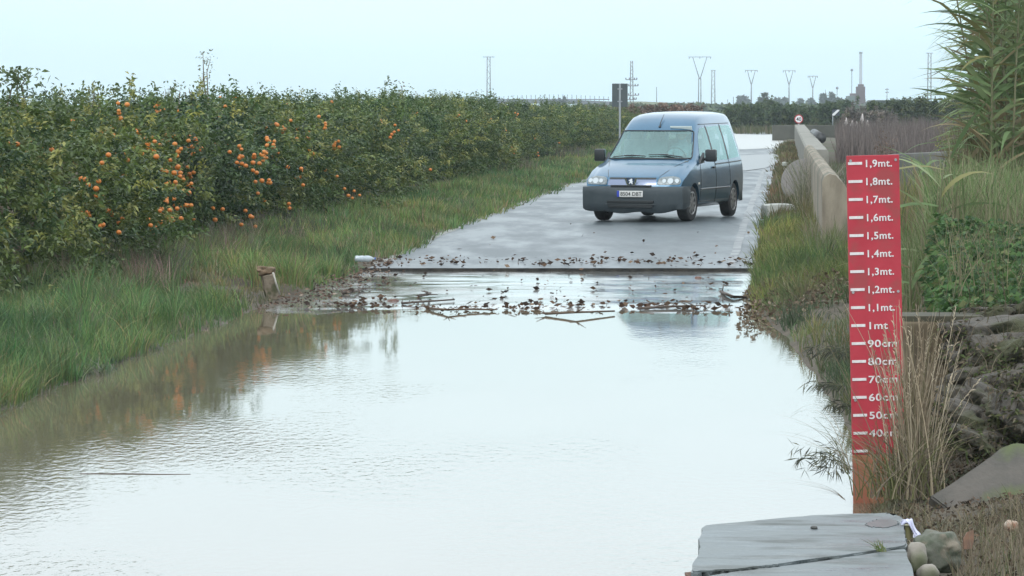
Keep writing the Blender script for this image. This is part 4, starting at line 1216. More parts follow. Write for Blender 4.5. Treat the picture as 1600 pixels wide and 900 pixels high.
# scrap of film caught in hedge
bm = bmesh.new()
bmesh.ops.create_grid(bm, x_segments=10, y_segments=10, size=1)
for v in bm.verts:
    a, b_ = (v.co.x + 1) / 2, (v.co.y + 1) / 2
    w = 1 - b_ * .8
    v.co = ((a - .5) * .22 * w + b_ * .16, .03 * math.sin(a * 7 + b_ * 5), b_ * .25 + .02 * math.sin(a * 9))
bmesh.ops.solidify(bm, geom=bm.faces[:], thickness=.003)
px = at(706, 224, 99.0)
hx = -9.55 + .08 * 99
o = link_mesh("plastic_scrap", bm_mesh("plastic_scrap", bm, mat("grey_film", (0.62, 0.65, 0.66), (0.5, 0.53, 0.55), 9, .4), True, 80), None, at(704, 222, 93.5)); o.scale = (1.25,) * 3; tag(o, "pale grey plastic scrap snagged on the orange tree hedge", "plastic scrap")
stone_block("white_litter", at(958, 207.5, 150), (.16, .1, .14), M_WSTONE, "tiny white litter just left of the van's windscreen pillar", "litter", .3, .03)

# elevated old canal block behind the grass
cb = stone_block("canal_wall", (8.2, 56.5, .72), (4.2, .8, 1.36), mat("weathered_grey_wall", (0.15, 0.15, 0.14), (0.08, 0.08, 0.075), 2, .85, bump=.02, stretch=(1, 1, .4)), "old grey concrete canal wall behind the grass between the gauge and the reeds", "wall", .05, .06, seed=4)
# low wall across the far end
bm = bmesh.new(); add_box(bm, (16.1, 190, .50), (3.6, .4, .95), bevel=.03)
o = link_mesh("low_wall", bm_mesh("low_wall", bm, mat("far_wall_concrete", (0.10, 0.098, 0.082), (0.065, 0.066, 0.055), 1, .9))); tag(o, "low grey beige wall crossing behind the speed limit sign", "wall")

# ------------------------------------------------------------------ signs
M_SBACK = mat("sign_back_grey", (0.055, 0.07, 0.078), (0.075, 0.09, 0.095), 2, .5)
M_POLE = mat("pole_steel", (0.36, 0.38, 0.40), (0.28, 0.3, 0.32), 3, .5, metal=.3)
d = 128.0
pb = at(968.5, 150, d); zb = float(g(pb.x, d)); 
sg = thing("road_sign", (pb.x, d, zb), "dark grey back of a rectangular road sign on a steel pole behind the van", "road sign")
zt = at(968, 130.5, d).z - zb; z1 = at(968, 167, d).z - zb; wv = 24.5 / FPX * d
bm = bmesh.new(); add_box(bm, (0, 0, (zt + z1) / 2), (wv, .03, zt - z1), bevel=.01); link_mesh("sign_panel", bm_mesh("sign_panel", bm, M_SBACK), sg)
bm = bmesh.new(); add_box(bm, (0, -.035, zt / 2), (.07, .04, zt), bevel=.005); link_mesh("pole", bm_mesh("pole", bm, M_POLE), sg)
for zz in (zt - .2, z1 + .2):
    bm = bmesh.new(); add_box(bm, (0, -.06, zz), (.18, .02, .04)); link_mesh("bracket", bm_mesh("bracket", bm, M_POLE), sg)

d = 168.0
pb = at(1248, 186, d); zb = .15
sp = thing("speed_limit_sign", (pb.x, d, zb), "round white speed limit sign with red rim where the parapet ends", "speed sign")
zc = pb.z - zb; rad = 6.9 / FPX * d
bm = bmesh.new(); add_cyl(bm, (0, 0, zc), (0, 1, 0), rad, .03, 40); link_mesh("rim", bm_mesh("rim", bm, mat("sign_red", (.42, .02, .03), None, rough=.4), True), sp)
bm = bmesh.new(); add_cyl(bm, (0, -.018, zc), (0, 1, 0), rad * .77, .012, 40); link_mesh("disc", bm_mesh("disc", bm, mat("sign_white", (.75, .75, .76), None, rough=.4), True), sp)
me = text_mesh("limit", "40", .25, mat("sign_black", (.02, .02, .02)), .003, .002, 'CENTER')
o = link_mesh("number_text", me, sp, (0, -.028, zc - .088)); o.rotation_euler = (math.pi / 2, 0, 0)
bm = bmesh.new(); add_tube(bm, [(0, .04, -.1), (0, .04, zc + .1)], .035, 10); link_mesh("pole", bm_mesh("pole", bm, M_POLE, True), sp)

d = 235.0
pb = at(1306, 176, d); zb = .15
ds = thing("arrow_sign", (pb.x, d, zb), "small white diagonal arrow board on a thin pole right of the speed limit sign", "arrow sign")
zc = pb.z - zb
bm = bmesh.new(); add_box(bm, (0, 0, zc), (.5, .03, .42), bevel=.01); link_mesh("panel", bm_mesh("panel", bm, mat("dark_sign_face", (.05, .06, .08))), ds)
bm = bmesh.new(); add_prism(bm, [(-.24, -.2), (-.1, -.2), (.24, .13), (.24, .2), (.10, .2), (-.24, -.1)], -.006, .006, Matrix.Translation((0, -.024, zc)) @ Matrix.Rotation(math.pi / 2, 4, 'X'))
link_mesh("arrow_mark", bm_mesh("arrow_mark", bm, bpy.data.materials["sign_white"]), ds)
bm = bmesh.new(); add_tube(bm, [(-.2, .04, -.1), (-.2, .04, zc + .2)], .03, 8); link_mesh("pole", bm_mesh("pole", bm, M_POLE, True), ds)
# ------------------------------------------------------------------ van
M_VAN = mat("blue_grey_paint", (0.036, 0.125, 0.215), (0.03, 0.105, 0.18), 2, .3, metal=.6, coat=.7)
M_BUMP = mat("bumper_plastic", (0.035, 0.048, 0.056), (0.05, 0.064, 0.072), 6, .45)
M_DARK = mat("van_dark_trim", (0.015, 0.018, 0.02), None, rough=.4)
M_TYRE = mat("tyre_rubber", (0.02, 0.02, 0.022), (0.035, 0.034, 0.033), 20, .75)
M_RIM = mat("wheel_silver", (0.42, 0.42, 0.42), (0.25, 0.24, 0.23), 12, .4, metal=.7)
M_INT = mat("van_upholstery", (0.22, 0.25, 0.24), (0.16, 0.18, 0.18), 8, .9)
M_CHROME = mat("chrome", (0.8, 0.82, 0.84), None, rough=.15, metal=1.0)
def glass_mat(name, tint, spec_mix=.12, rough=.02):
    m = bpy.data.materials.new(name); m.use_nodes = True; t = m.node_tree
    t.nodes.remove(t.nodes["Principled BSDF"])
    tr = t.nodes.new("ShaderNodeBsdfTransparent"); tr.inputs[0].default_value = (*tint, 1)
    gl = t.nodes.new("ShaderNodeBsdfGlossy"); gl.inputs["Roughness"].default_value = rough; gl.inputs[0].default_value = (.72, 1, .98, 1)
    fr = t.nodes.new("ShaderNodeFresnel"); fr.inputs[0].default_value = 1.5
    mr = t.nodes.new("ShaderNodeMath"); mr.operation = 'MULTIPLY_ADD'; mr.inputs[1].default_value = 1.0; mr.inputs[2].default_value = spec_mix
    t.links.new(fr.outputs[0], mr.inputs[0])
    mx = t.nodes.new("ShaderNodeMixShader"); t.links.new(mr.outputs[0], mx.inputs[0]); t.links.new(tr.outputs[0], mx.inputs[1]); t.links.new(gl.outputs[0], mx.inputs[2])
    t.links.new(mx.outputs[0], t.nodes["Material Output"].inputs[0]); return m
M_WIND = glass_mat("windscreen_glass", (0.60, 0.92, 0.90), .15)
M_SIDEG = glass_mat("side_glass", (0.62, 0.63, 0.68), .12)
M_LAMP = glass_mat("lamp_glass", (0.9, 0.95, 0.95), .12)

YS = [0, .03, .08, .16, .3, .5, .75, 1.0, 1.12, 1.3, 1.48, 1.64, 1.78, 1.95, 2.15, 2.4, 2.75, 3.1, 3.5, 3.9, 4.15, 4.30, 4.38, 4.42]
ZTK = ([0, .03, .08, .16, .5, 1.0, 1.12, 1.3, 1.48, 1.64, 1.78, 1.95, 2.15, 2.4, 2.75, 3.1, 3.9, 4.15, 4.30, 4.38, 4.42],
       [.62, .70, .765, .81, .945, 1.075, 1.16, 1.31, 1.47, 1.60, 1.70, 1.795, 1.865, 1.905, 1.925, 1.93, 1.93, 1.92, 1.88, 1.82, 1.70])
def zt_(y): return float(np.interp(y, *ZTK))
def plan(y): return float(np.interp(y, [0, .04, .1, .25, .5, 3.6, 4.3, 4.42], [.93, .955, .97, .985, 1, 1, .975, .955]))
def wtop(y): return float(np.interp(y, [0, .5, 1.0, 1.3, 1.64, 1.95, 2.4, 4.42], [.80, .79, .77, .72, .665, .64, .635, .625]))
def section(y, inset=0.0, zb=.24):
    zt = zt_(y) - inset; pl = plan(y); w = wtop(y) - inset
    ze = zt - float(np.interp(y, [0, .9, 1.3, 1.9, 2.4], [.035, .05, .06, .09, .10]))
    belt = min(1.02, ze - .02)
    def side(z):
        return (float(np.interp(z, [.24, .34, .55, .74, .90, 1.02], [.835, .885, .905, .905, .895, .872])) - inset) * pl
    pts = [(0, zb), (side(zb) * .9, zb), (side(.30), max(.30, zb)), (side(.42), max(.42, zb + .002)), (side(.60), max(zb + .004, min(.60, ze - .06)))]
    z1 = max(zb + .006, min(.74, ze - .045)); pts.append((side(z1), z1))
    z2 = max(zb + .008, min(.90, ze - .032)); pts.append((side(z2), z2))
    wb = side(belt); pts.append((wb, belt))
    we = min(w * pl, wb - .008)
    for q in (.33, .66, .92):
        pts.append((wb + (we - wb) * q + .018 * math.sin(math.pi * q) * (ze > 1.1), belt + (ze - belt) * q))
    pts.append((we - .006, ze))
    pts.append((we - .035, ze + (zt - ze) * .42)); pts.append((we - .09, ze + (zt - ze) * .66)); pts.append((we * .62, zt - (zt - ze) * .12)); pts.append((we * .3, zt - .004)); pts.append((0, zt))
    return pts
def bow(x, y):     # rounded nose seen from above
    return y + .13 * (abs(x) / .9) ** 2.6 * max(0, 1 - y / 1.4) - .05 * (abs(x) / .9) ** 2.5 * max(0, (y - 3.6) / .8) + (.05 * (abs(x) / .7) ** 2 * max(0, 1 - abs(y - 1.4) / .6))
def body_bm(ys, inset=0.0, zb=.24):
    bm = bmesh.new(); rings = []
    for y in ys:
        p = section(y, inset, zb)
        full = [(x, z) for x, z in p] + [(-x, z) for x, z in p[-2:0:-1]]
        rings.append([bm.verts.new((x, bow(x, y), z)) for x, z in full])
    n = len(rings[0])
    for a, b in zip(rings[:-1], rings[1:]):
        for k in range(n): bm.faces.new((a[k], a[(k + 1) % n], b[(k + 1) % n], b[k]))
    bm.faces.new(rings[0][::-1]); bm.faces.new(rings[-1])
    bmesh.ops.triangulate(bm, faces=[f for f in bm.faces if len(f.verts) > 4])
    bmesh.ops.recalc_face_normals(bm, faces=bm.faces[:])
    return bm
_b = body_bm(YS)
BVH = BVHTree.FromBMesh(_b)
def temp_obj(bm):
    bmesh.ops.recalc_face_normals(bm, faces=bm.faces[:])
    me = bpy.data.meshes.new("cutter"); bm.to_mesh(me); bm.free()
    o = bpy.data.objects.new("cutter", me); COL.objects.link(o); return o
body_o = temp_obj(_b)
cutters = []
ysi = [1.06] + [y for y in YS if 1.12 < y < 4.3] + [4.34]
cutters.append(temp_obj(body_bm(ysi, .05, .52)))
SIDE_WIN = {"front": [(1.44, 1.09), (2.26, 1.06), (2.26, 1.64), (1.98, 1.62), (1.80, 1.50)],
            "middle": [(2.38, 1.06), (3.24, 1.06), (3.22, 1.665), (2.38, 1.65)],
            "rear": [(3.36, 1.07), (4.16, 1.10), (4.04, 1.665), (3.34, 1.67)]}
WIND = [(-.745, 1.105), (.745, 1.105), (.625, 1.575), (-.625, 1.575)]
REARW = [(-.62, 1.12), (.62, 1.12), (.55, 1.62), (-.55, 1.62)]
def prism_x(poly, x0, x1):
    bm = bmesh.new(); add_prism(bm, poly, x0, x1, Matrix(((0, 0, 1, 0), (1, 0, 0, 0), (0, 1, 0, 0), (0, 0, 0, 1)))); return bm
def prism_y(poly, y0, y1):
    bm = bmesh.new(); add_prism(bm, poly, y0, y1, Matrix(((1, 0, 0, 0), (0, 0, 1, 0), (0, 1, 0, 0), (0, 0, 0, 1)))); return bm
def rnd_poly(poly, r=.04, n=3):
    out = []
    m = len(poly)
    for i in range(m):
        p = Vector(poly[i]); a = (Vector(poly[i - 1]) - p); b = (Vector(poly[(i + 1) % m]) - p)
        ra = min(r, a.length * .4); rb = min(r, b.length * .4)
        pa = p + a.normalized() * ra; pb_ = p + b.normalized() * rb
        for k in range(n + 1):
            t = k / n
            out.append(tuple(pa * (1 - t) ** 2 + p * 2 * t * (1 - t) + pb_ * t * t))
    return out
for k, poly in SIDE_WIN.items(): cutters.append(temp_obj(prism_x(rnd_poly(poly), -1.3, 1.3)))
cutters.append(temp_obj(prism_y(rnd_poly(WIND), .2, 2.05)))
cutters.append(temp_obj(prism_y(rnd_poly(REARW), 4.2, 4.8)))
AX_F, AX_R, WR = .86, 3.68, .318
for ya in (AX_F, AX_R):
    for sx in (-1, 1):
        bm = bmesh.new(); add_cyl(bm, (sx * .80, ya, .30), (1, 0, 0), .375, .42, 36); cutters.append(temp_obj(bm))
for c in cutters:
    md = body_o.modifiers.new("cut", 'BOOLEAN'); md.operation = 'DIFFERENCE'; md.solver = 'EXACT'; md.object = c
bpy.context.view_layer.update()
dg = bpy.context.evaluated_depsgraph_get()
body_me = bpy.data.meshes.new_from_object(body_o.evaluated_get(dg))
for o_ in cutters + [body_o]: bpy.data.objects.remove(o_)
bm = bmesh.new(); bm.from_mesh(body_me)
body_me = bm_mesh("body", bm, None, True, 38); body_me.materials.clear(); body_me.materials.append(M_VAN)

PHI = R(18.5)
rf = at(943, 343, 61.4)                    # contact of the van's right front tyre
zv = float(zroad(62)) + .0
loc = Vector((rf.x, 61.4, zv)) - (Matrix.Rotation(-PHI, 3, 'Z') @ Vector((-.77, AX_F, 0)))
van = thing("van", loc, "blue grey van with dark bumpers and raised roof driving toward the flooded ford", "van", rotz=-PHI)
link_mesh("body", body_me, van)

def proj(poly, axis, off, res=.05, thick=0.0, sgn=1):
    """polygon (a,z) wrapped on the body from the front ('y') or the side ('x')"""
    bm = bmesh.new(); vs = [bm.verts.new((p[0], p[1], 0)) for p in poly]; bm.faces.new(vs)
    xs = [p[0] for p in poly]; zs = [p[1] for p in poly]
    for lo, hi, nrm in ((min(xs), max(xs), (1, 0, 0)), (min(zs), max(zs), (0, 1, 0))):
        k = lo + res
        while k < hi - 1e-4:
            co = (k, 0, 0) if nrm[0] else (0, k, 0)
            bmesh.ops.bisect_plane(bm, geom=bm.verts[:] + bm.edges[:] + bm.faces[:], plane_co=co, plane_no=nrm); k += res
    for v in bm.verts:
        a, z = v.co.x, v.co.y
        if axis == 'y': hit = BVH.ray_cast(Vector((a, -2, z)), Vector((0, 1, 0)))
        elif axis == 'r': hit = BVH.ray_cast(Vector((a, 7, z)), Vector((0, -1, 0)))
        else: hit = BVH.ray_cast(Vector((2.5 * sgn, a, z)), Vector((-sgn, 0, 0)))
        if hit[0] is None:
            base = Vector((a, 0, z)) if axis != 'x' else Vector((.9 * sgn, a, z)); nn = Vector((0, -1, 0))
            v.co = base
        else:
            n_ = hit[1]
            v.co = hit[0] + n_ * off
    if thick:
        bmesh.ops.recalc_face_normals(bm, faces=bm.faces[:])
        bmesh.ops.solidify(bm, geom=bm.faces[:], thickness=thick)
    return bm
def part(name, bm, m, parent=van, smooth=True, label=None, sharp=35):
    o = link_mesh(name, bm_mesh(name, bm, m, smooth, sharp), parent)
    if label: o["label"] = label
    return o
# windows
def ring_poly(poly, w):
    c = Vector((sum(p[0] for p in poly) / len(poly), sum(p[1] for p in poly) / len(poly)))
    return [tuple(Vector(p) + (Vector(p) - c).normalized() * w) for p in poly]
ws = part("windscreen", proj(rnd_poly(ring_poly(WIND, .02)), 'y', .002, .12), M_WIND)
for sx in (-1, 1):
    for k, poly in SIDE_WIN.items():
        part("side_window", proj(rnd_poly(ring_poly(poly, .014)), 'x', .003, .15, sgn=sx), M_SIDEG)
part("rear_window", proj(rnd_poly(ring_poly(REARW, .014)), 'r', .003, .15), M_SIDEG)
# black frames round the glass
def frame_strip(poly, axis, w, m, parent, name, sgn=1, off=.006):
    bm = bmesh.new(); P = []
    n = len(poly)
    for i in range(n):
        a, b = Vector(poly[i]), Vector(poly[(i + 1) % n])
        k = max(1, int((b - a).length / .12))
        for q in range(k): P.append(a.lerp(b, q / k))
    pts = []
    for p in P:
        if axis == 'y': hit = BVH.ray_cast(Vector((p.x, -2, p.y)), Vector((0, 1, 0)))
        else: hit = BVH.ray_cast(Vector((2.5 * sgn, p.x, p.y)), Vector((-sgn, 0, 0)))
        if hit[0] is not None: pts.append(hit[0] + hit[1] * off)
    pts.append(pts[0])
    add_tube(bm, pts, w, 6)
    return part(name, bm, m, parent)
frame_strip(rnd_poly(ring_poly(WIND, .022)), 'y', .011, M_DARK, ws, "seal")
# bumper: lower front wrap, dark
bm = bmesh.new()
prof = [(-.012, .17), (-.05, .22), (-.065, .34), (-.07, .47), (-.075, .55), (-.055, .615), (.0, .63), (.06, .625)]
cols_ = []
xs = np.concatenate([[-.93] , np.linspace(-.90, .90, 25), [.93]])
def bump_y(x): return .13 * (abs(x) / .9) ** 3.2
for x in np.linspace(-.9, .9, 27):
    ring = [bm.verts.new((x * (1 + .01) * (.965 if k == 0 else 1), bump_y(x) + dy, z + (.05 if k == 0 else .02 if k == 1 else 0) * (abs(x) / .9) ** 4 + (.015 if k == 0 else 0) * math.sin(x * 9))) for k, (dy, z) in enumerate(prof)]; cols_.append(ring)
for sx, ring_i in ((1, -1), (-1, 0)):
    ring0 = cols_[ring_i]
    prev = ring0
    for yy in (.26, .38, .475):
        r2 = [bm.verts.new((sx * (.93 + .012 * (k in (3, 4))- .02 * (k < 1) - .04 * (k > 6)), yy, z + (.09 if k < 2 else .03 if k == 2 else 0) * min(1, yy / .38))) for k, (dy, z) in enumerate(prof)]
        for k in range(len(prof) - 1):
            bm.faces.new((prev[k], prev[k + 1], r2[k + 1], r2[k]) if sx > 0 else (r2[k], r2[k + 1], prev[k + 1], prev[k]))
        prev = r2
for a, b in zip(cols_[:-1], cols_[1:]):
    for k in range(len(prof) - 1): bm.faces.new((a[k], b[k], b[k + 1], a[k + 1]))
bmesh.ops.recalc_face_normals(bm, faces=bm.faces[:])
bmesh.ops.solidify(bm, geom=bm.faces[:], thickness=.02)
bmp = part("front_bumper", bm, M_BUMP, sharp=50)
def bbox_bar(x0, x1, z0, z1, y0, d_, m, name, parent, bev=.004):
    bm = bmesh.new(); add_box(bm, ((x0 + x1) / 2, y0, (z0 + z1) / 2), (x1 - x0, d_, z1 - z0), bevel=bev); return part(name, bm, m, parent)
bbox_bar(-.42, .42, .335, .385, -.070, .05, M_DARK, "air_intake", bmp)
bbox_bar(-.40, .40, .255, .300, -.058, .05, M_DARK, "air_intake", bmp)
bbox_bar(-.45, .45, .315, .325, -.078, .03, mat("bumper_edge", (.09, .105, .11)), "bumper_rib", bmp)
bbox_bar(-.36, .36, .622, .652, -.02, .10, M_DARK, "upper_slot", bmp)
bm = bmesh.new(); add_box(bm, (0, 4.39, .42), (1.68, .14, .30), bevel=.03); part("rear_bumper", bm, M_BUMP)
# plate
pl = bbox_bar(-.235, .235, .445, .555, -.092, .012, mat("plate_white", (.62, .62, .6)), "number_plate", van)
bbox_bar(-.236, -.190, .446, .554, -.0945, .012, mat("plate_blue", (.03, .06, .4)), "blue_band", pl)
me = text_mesh("plate_text", "8504 DBT", .094, mat("plate_black", (.03, .03, .03)), .001, .0008, 'CENTER')
o = link_mesh("plate_text", me, pl, (.022, -.1005, .468)); o.rotation_euler = (math.pi / 2, 0, 0)
w_ = max(v.co.x for v in me.vertices) - min(v.co.x for v in me.vertices); o.scale = (.385 / w_, 1, 1)
# headlights
HL = [(.46, .655), (.83, .66), (.855, .71), (.80, .775), (.70, .80), (.52, .785), (.47, .76)]
M_REFL = mat("headlight_bowl", (.26, .29, .30), (.14, .16, .165), 26, .4, metal=.4)
for sx in (-1, 1):
    poly = [(sx * a, z) for a, z in HL]
    hl = part("headlight", proj(rnd_poly(poly, .03), 'y', .010, .05, .012), M_REFL)
    for (cx, rr_) in ((.575, .036), (.68, .052), (.785, .040)):
        h = BVH.ray_cast(Vector((sx * cx, -2, .722)), Vector((0, 1, 0)))[0]
        bm = bmesh.new(); add_cyl(bm, h + Vector((0, -.012, 0)), (0, 1, -.3), rr_, .03, 20)
        part("bulb_bowl", bm, mat("bulb_bright", (.42, .46, .48), None, rough=.35, metal=.8) if sx < 0 and cx < .6 else bpy.data.materials.get("bulb_bright") or M_CHROME, hl)
# grille slit, hood lines, badge
part("grille_slot", proj([(-.42, .752), (.42, .752), (.42, .775), (-.42, .775)], 'y', .008, .06, .01), M_DARK)
part("grille_panel", proj([(-.44, .645), (.44, .645), (.435, .745), (-.435, .745)], 'y', .006, .06, .008), mat("grille_lilac", (0.16, 0.2, 0.30), None, rough=.25, metal=.4, coat=1))
hy = BVH.ray_cast(Vector((0, -2, .70)), Vector((0, 1, 0)))[0].y
bd = bbox = None
bm = bmesh.new()
outer = [(-.115, .06), (-.09, -.02), (-.06, -.075), (0, -.092), (.06, -.075), (.09, -.02), (.115, .06), (.08, .065), (-.08, .065)]
add_prism(bm, outer, -.008, .008, Matrix.Translation((0, hy - .055, .712)) @ Matrix.Rotation(math.pi / 2, 4, 'X'))
bd = part("badge", bm, M_CHROME, smooth=False)
bm = bmesh.new(); add_prism(bm, [(-.078, .062), (-.06, -.015), (-.038, -.052), (0, -.062), (.038, -.052), (.06, -.015), (.078, .062)], -.005, .005, Matrix.Translation((0, hy - .062, .713)) @ Matrix.Rotation(math.pi / 2, 4, 'X'))
part("badge_field", bm, mat("badge_navy", (.01, .03, .07), None, rough=.3), bd, False)
lion = [(-.035, .03), (-.012, .034), (.0, .05), (.022, .052), (.03, .035), (.024, .018), (.04, .0), (.028, -.012), (.034, -.045), (.015, -.045), (.008, -.02), (-.012, -.028), (-.025, -.045), (-.035, -.03), (-.018, -.008), (-.016, .012), (-.036, .012)]
bm = bmesh.new(); add_prism(bm, lion, -.004, .004, Matrix.Translation((0, hy - .069, .713)) @ Matrix.Rotation(math.pi / 2, 4, 'X')); part("badge_lion", bm, mat("badge_silver", (.8, .82, .85), None, rough=.3), bd, False)
def seam(pts, axis, sgn=1, r=.005, name="panel_gap", m=None, parent=van):
    bm = bmesh.new(); P = []
    for a, b in zip(pts[:-1], pts[1:]):
        a, b = Vector(a), Vector(b); k = max(2, int((b - a).length / .08))
        for q in range(k): P.append(a.lerp(b, q / k))
    P.append(Vector(pts[-1])); out = []
    for p in P:
        h = BVH.ray_cast(Vector((p.x, -2, p.y)), Vector((0, 1, 0))) if axis == 'y' else BVH.ray_cast(Vector((2.5 * sgn, p.x, p.y)), Vector((-sgn, 0, 0)))
        if h[0] is not None: out.append(h[0] + h[1] * .001)
    add_tube(bm, out, r, 6); return part(name, bm, m or M_DARK, parent)
seam([(-.455, .66), (-.47, .80), (-.62, .98), (-.74, 1.07)], 'y', name="hood_gap"); seam([(.455, .66), (.47, .80), (.62, .98), (.74, 1.07)], 'y', name="hood_gap")
seam([(-.76, 1.092), (.76, 1.092)], 'y', r=.012, name="cowl")
for sx in (-1, 1):
    seam([(1.28, .36), (1.30, .9), (1.36, 1.04)], 'x', sx, name="door_gap"); seam([(2.32, .30), (2.32, 1.68)], 'x', sx, .006, name="door_gap")
    seam([(3.30, .6), (3.30, 1.70)], 'x', sx, name="door_gap"); seam([(1.3, .34), (3.2, .34)], 'x', sx, name="sill_gap")
    seam([(2.34, .985), (4.25, 1.02)], 'x', sx, .012, name="slide_rail")
    seam([(2.0, 1.70), (4.05, 1.715)], 'x', sx, .007, name="drip_rail")
    seam([(1.25, .56), (3.25, .56)], 'x', sx, .016, name="side_moulding", m=mat("moulding_grey", (.16, .17, .18), None, rough=.5))
    bm = bmesh.new(); h = BVH.ray_cast(Vector((2.5 * sx, 1.16, .66)), Vector((-sx, 0, 0)))[0]; add_box(bm, h, (.02, .07, .035), bevel=.006); part("side_repeater", bm, mat("amber_lens", (.75, .68, .55), None, rough=.2))
    bm = bmesh.new(); h = BVH.ray_cast(Vector((2.5 * sx, 2.18, .93)), Vector((-sx, 0, 0)))[0]; add_box(bm, h + Vector((sx * .015, 0, 0)), (.03, .16, .035), bevel=.008); part("door_handle", bm, M_DARK)
    # mirror
    bm = bmesh.new()
    add_box(bm, (sx * 1.03, 1.50, 1.15), (.20, .13, .22), bevel=.035)
    add_box(bm, (sx * .91, 1.53, 1.085), (.12, .07, .05), bevel=.01)
    mr_ = part("wing_mirror", bm, M_DARK, label=None)
    bm = bmesh.new(); add_prism(bm, [(1.28, 1.02), (1.56, 1.02), (1.56, 1.20), (1.45, 1.13)], sx * .85, sx * .895, Matrix(((0, 0, 1, 0), (1, 0, 0, 0), (0, 1, 0, 0), (0, 0, 0, 1)))); bmesh.ops.recalc_face_normals(bm, faces=bm.faces[:]); part("mirror_mount", bm, M_DARK, mr_)
# black pillars between the glass on the side
for sx in (-1, 1):
    part("door_pillar", proj([(2.275, 1.05), (2.365, 1.05), (2.365, 1.65), (2.275, 1.65)], 'x', .004, .1, .004, sx), M_DARK)
    part("door_pillar", proj([(3.255, 1.06), (3.325, 1.06), (3.325, 1.67), (3.235, 1.67)], 'x', .004, .1, .004, sx), M_DARK)
# wipers, aerial
wip = []
for (xa, xb, za, zb_) in ((-.05, -.66, 1.13, 1.115), (.62, .0, 1.115, 1.155)):
    bm = bmesh.new(); P = []
    for q in range(8):
        t = q / 7; a = xa + (xb - xa) * t; z = za + (zb_ - za) * t + .02 * math.sin(t * 3.1)
        h = BVH.ray_cast(Vector((a, -2, z)), Vector((0, 1, 0)))[0]; P.append(h + Vector((0, -.03, .01)))
    add_tube(bm, P, [.010] * 3 + [.013] * 2 + [.008] * 3, 6); part("wiper", bm, M_DARK)
h = BVH.ray_cast(Vector((.02, 1.86, 4)), Vector((0, 0, -1)))[0]
bm = bmesh.new(); add_tube(bm, [h + Vector((0, -.14, -.09)), h + Vector((0, -.10, -.02)), h + Vector((0, .14, .14))], [.014, .009, .004], 6); add_cyl(bm, h + Vector((0, -.14, -.09)), (0, -.5, 1), .025, .03, 12); part("aerial", bm, M_DARK)
# wheels
def wheel(sx, ya, steer):
    w = thing("wheel", (sx * .765, ya, WR), None, None); w.parent = van; w.rotation_euler = (0, 0, steer)
    bm = bmesh.new()
    pr = [(-.098, .20), (-.102, .25), (-.095, .295), (-.075, .313), (.0, .318), (.075, .313), (.095, .295), (.102, .25), (.098, .20)]
    n = 40; rings = []
    for k in range(n):
        a = 2 * math.pi * k / n; rings.append([bm.verts.new((dx, r * math.cos(a), r * math.sin(a))) for dx, r in pr])
    for k in range(n):
        A, B = rings[k], rings[(k + 1) % n]
        for j in range(len(pr)): bm.faces.new((A[j], A[(j + 1) % len(pr)], B[(j + 1) % len(pr)], B[j]))
    bmesh.ops.recalc_face_normals(bm, faces=bm.faces[:])
    link_mesh("tyre", bm_mesh("tyre", bm, M_TYRE, True), w)
    bm = bmesh.new(); add_cyl(bm, (sx * .055, 0, 0), (sx, 0, 0), .205, .05, 36, .195)
    link_mesh("rim_back", bm_mesh("rim_back", bm, M_DARK, True), w)
    bm = bmesh.new()
    for k in range(9):
        a = 2 * math.pi * k / 9
        add_box(bm, (sx * .088, .115 * math.cos(a), .115 * math.sin(a)), (.014, .15, .052), Matrix.Rotation(a, 3, 'X'), bevel=.004)
    add_cyl(bm, (sx * .092, 0, 0), (sx, 0, 0), .055, .02, 24, .045)
    P = [(sx * .088, .196 * math.cos(2 * math.pi * k / 36), .196 * math.sin(2 * math.pi * k / 36)) for k in range(37)]
    add_tube(bm, P, .016, 6, cap=False)
    link_mesh("hubcap", bm_mesh("hubcap", bm, M_RIM, True), w)
for sx in (-1, 1):
    wheel(sx, AX_F, R(-4)); wheel(sx, AX_R, 0)
bm = bmesh.new(); add_box(bm, (0, 2.2, .27), (1.3, 3.6, .1), bevel=.02); add_cyl(bm, (0, AX_R, .3), (1, 0, 0), .05, 1.4, 12); add_cyl(bm, (0, AX_F, .3), (1, 0, 0), .04, 1.4, 12)
part("underbody", bm, M_DARK)
# interior
bm = bmesh.new(); add_box(bm, (0, 1.20, .93), (1.5, .42, .26), bevel=.05); part("dashboard", bm, M_INT)
P = [(.38 + .18 * math.cos(a), 1.50 - .06 * math.sin(a), 1.12 + .17 * math.sin(a)) for a in [2 * math.pi * k / 24 for k in range(25)]]
bm = bmesh.new(); add_tube(bm, P, .014, 6, cap=False); add_box(bm, (.38, 1.5, 1.12), (.34, .02, .05)); part("steering_wheel", bm, M_DARK)
def seat(x, y, m):
    bm = bmesh.new(); add_box(bm, (x, y, .78), (.48, .5, .16), bevel=.05); add_box(bm, (x, y + .28, 1.12), (.46, .14, .62), Matrix.Rotation(R(-10), 3, 'X'), bevel=.05); add_box(bm, (x, y + .36, 1.50), (.24, .09, .18), bevel=.035)
    return part("seat", bm, m)
seat(.38, 1.85, M_INT); seat(-.16, 1.85, M_INT); seat(-.55, 1.85, M_INT)
for x in (-.5, 0, .5): seat(x, 2.9, M_INT)
bm = bmesh.new(); add_box(bm, (.0, 1.78, 1.545), (.22, .02, .06), bevel=.01); part("rear_view_mirror", bm, M_DARK)
bm = bmesh.new(); add_box(bm, (.42, 1.72, 1.60), (.40, .012, .15), Matrix.Rotation(R(25), 3, 'X'), bevel=.004); part("sun_visor", bm, mat("pale_visor", (.6, .66, .64)))

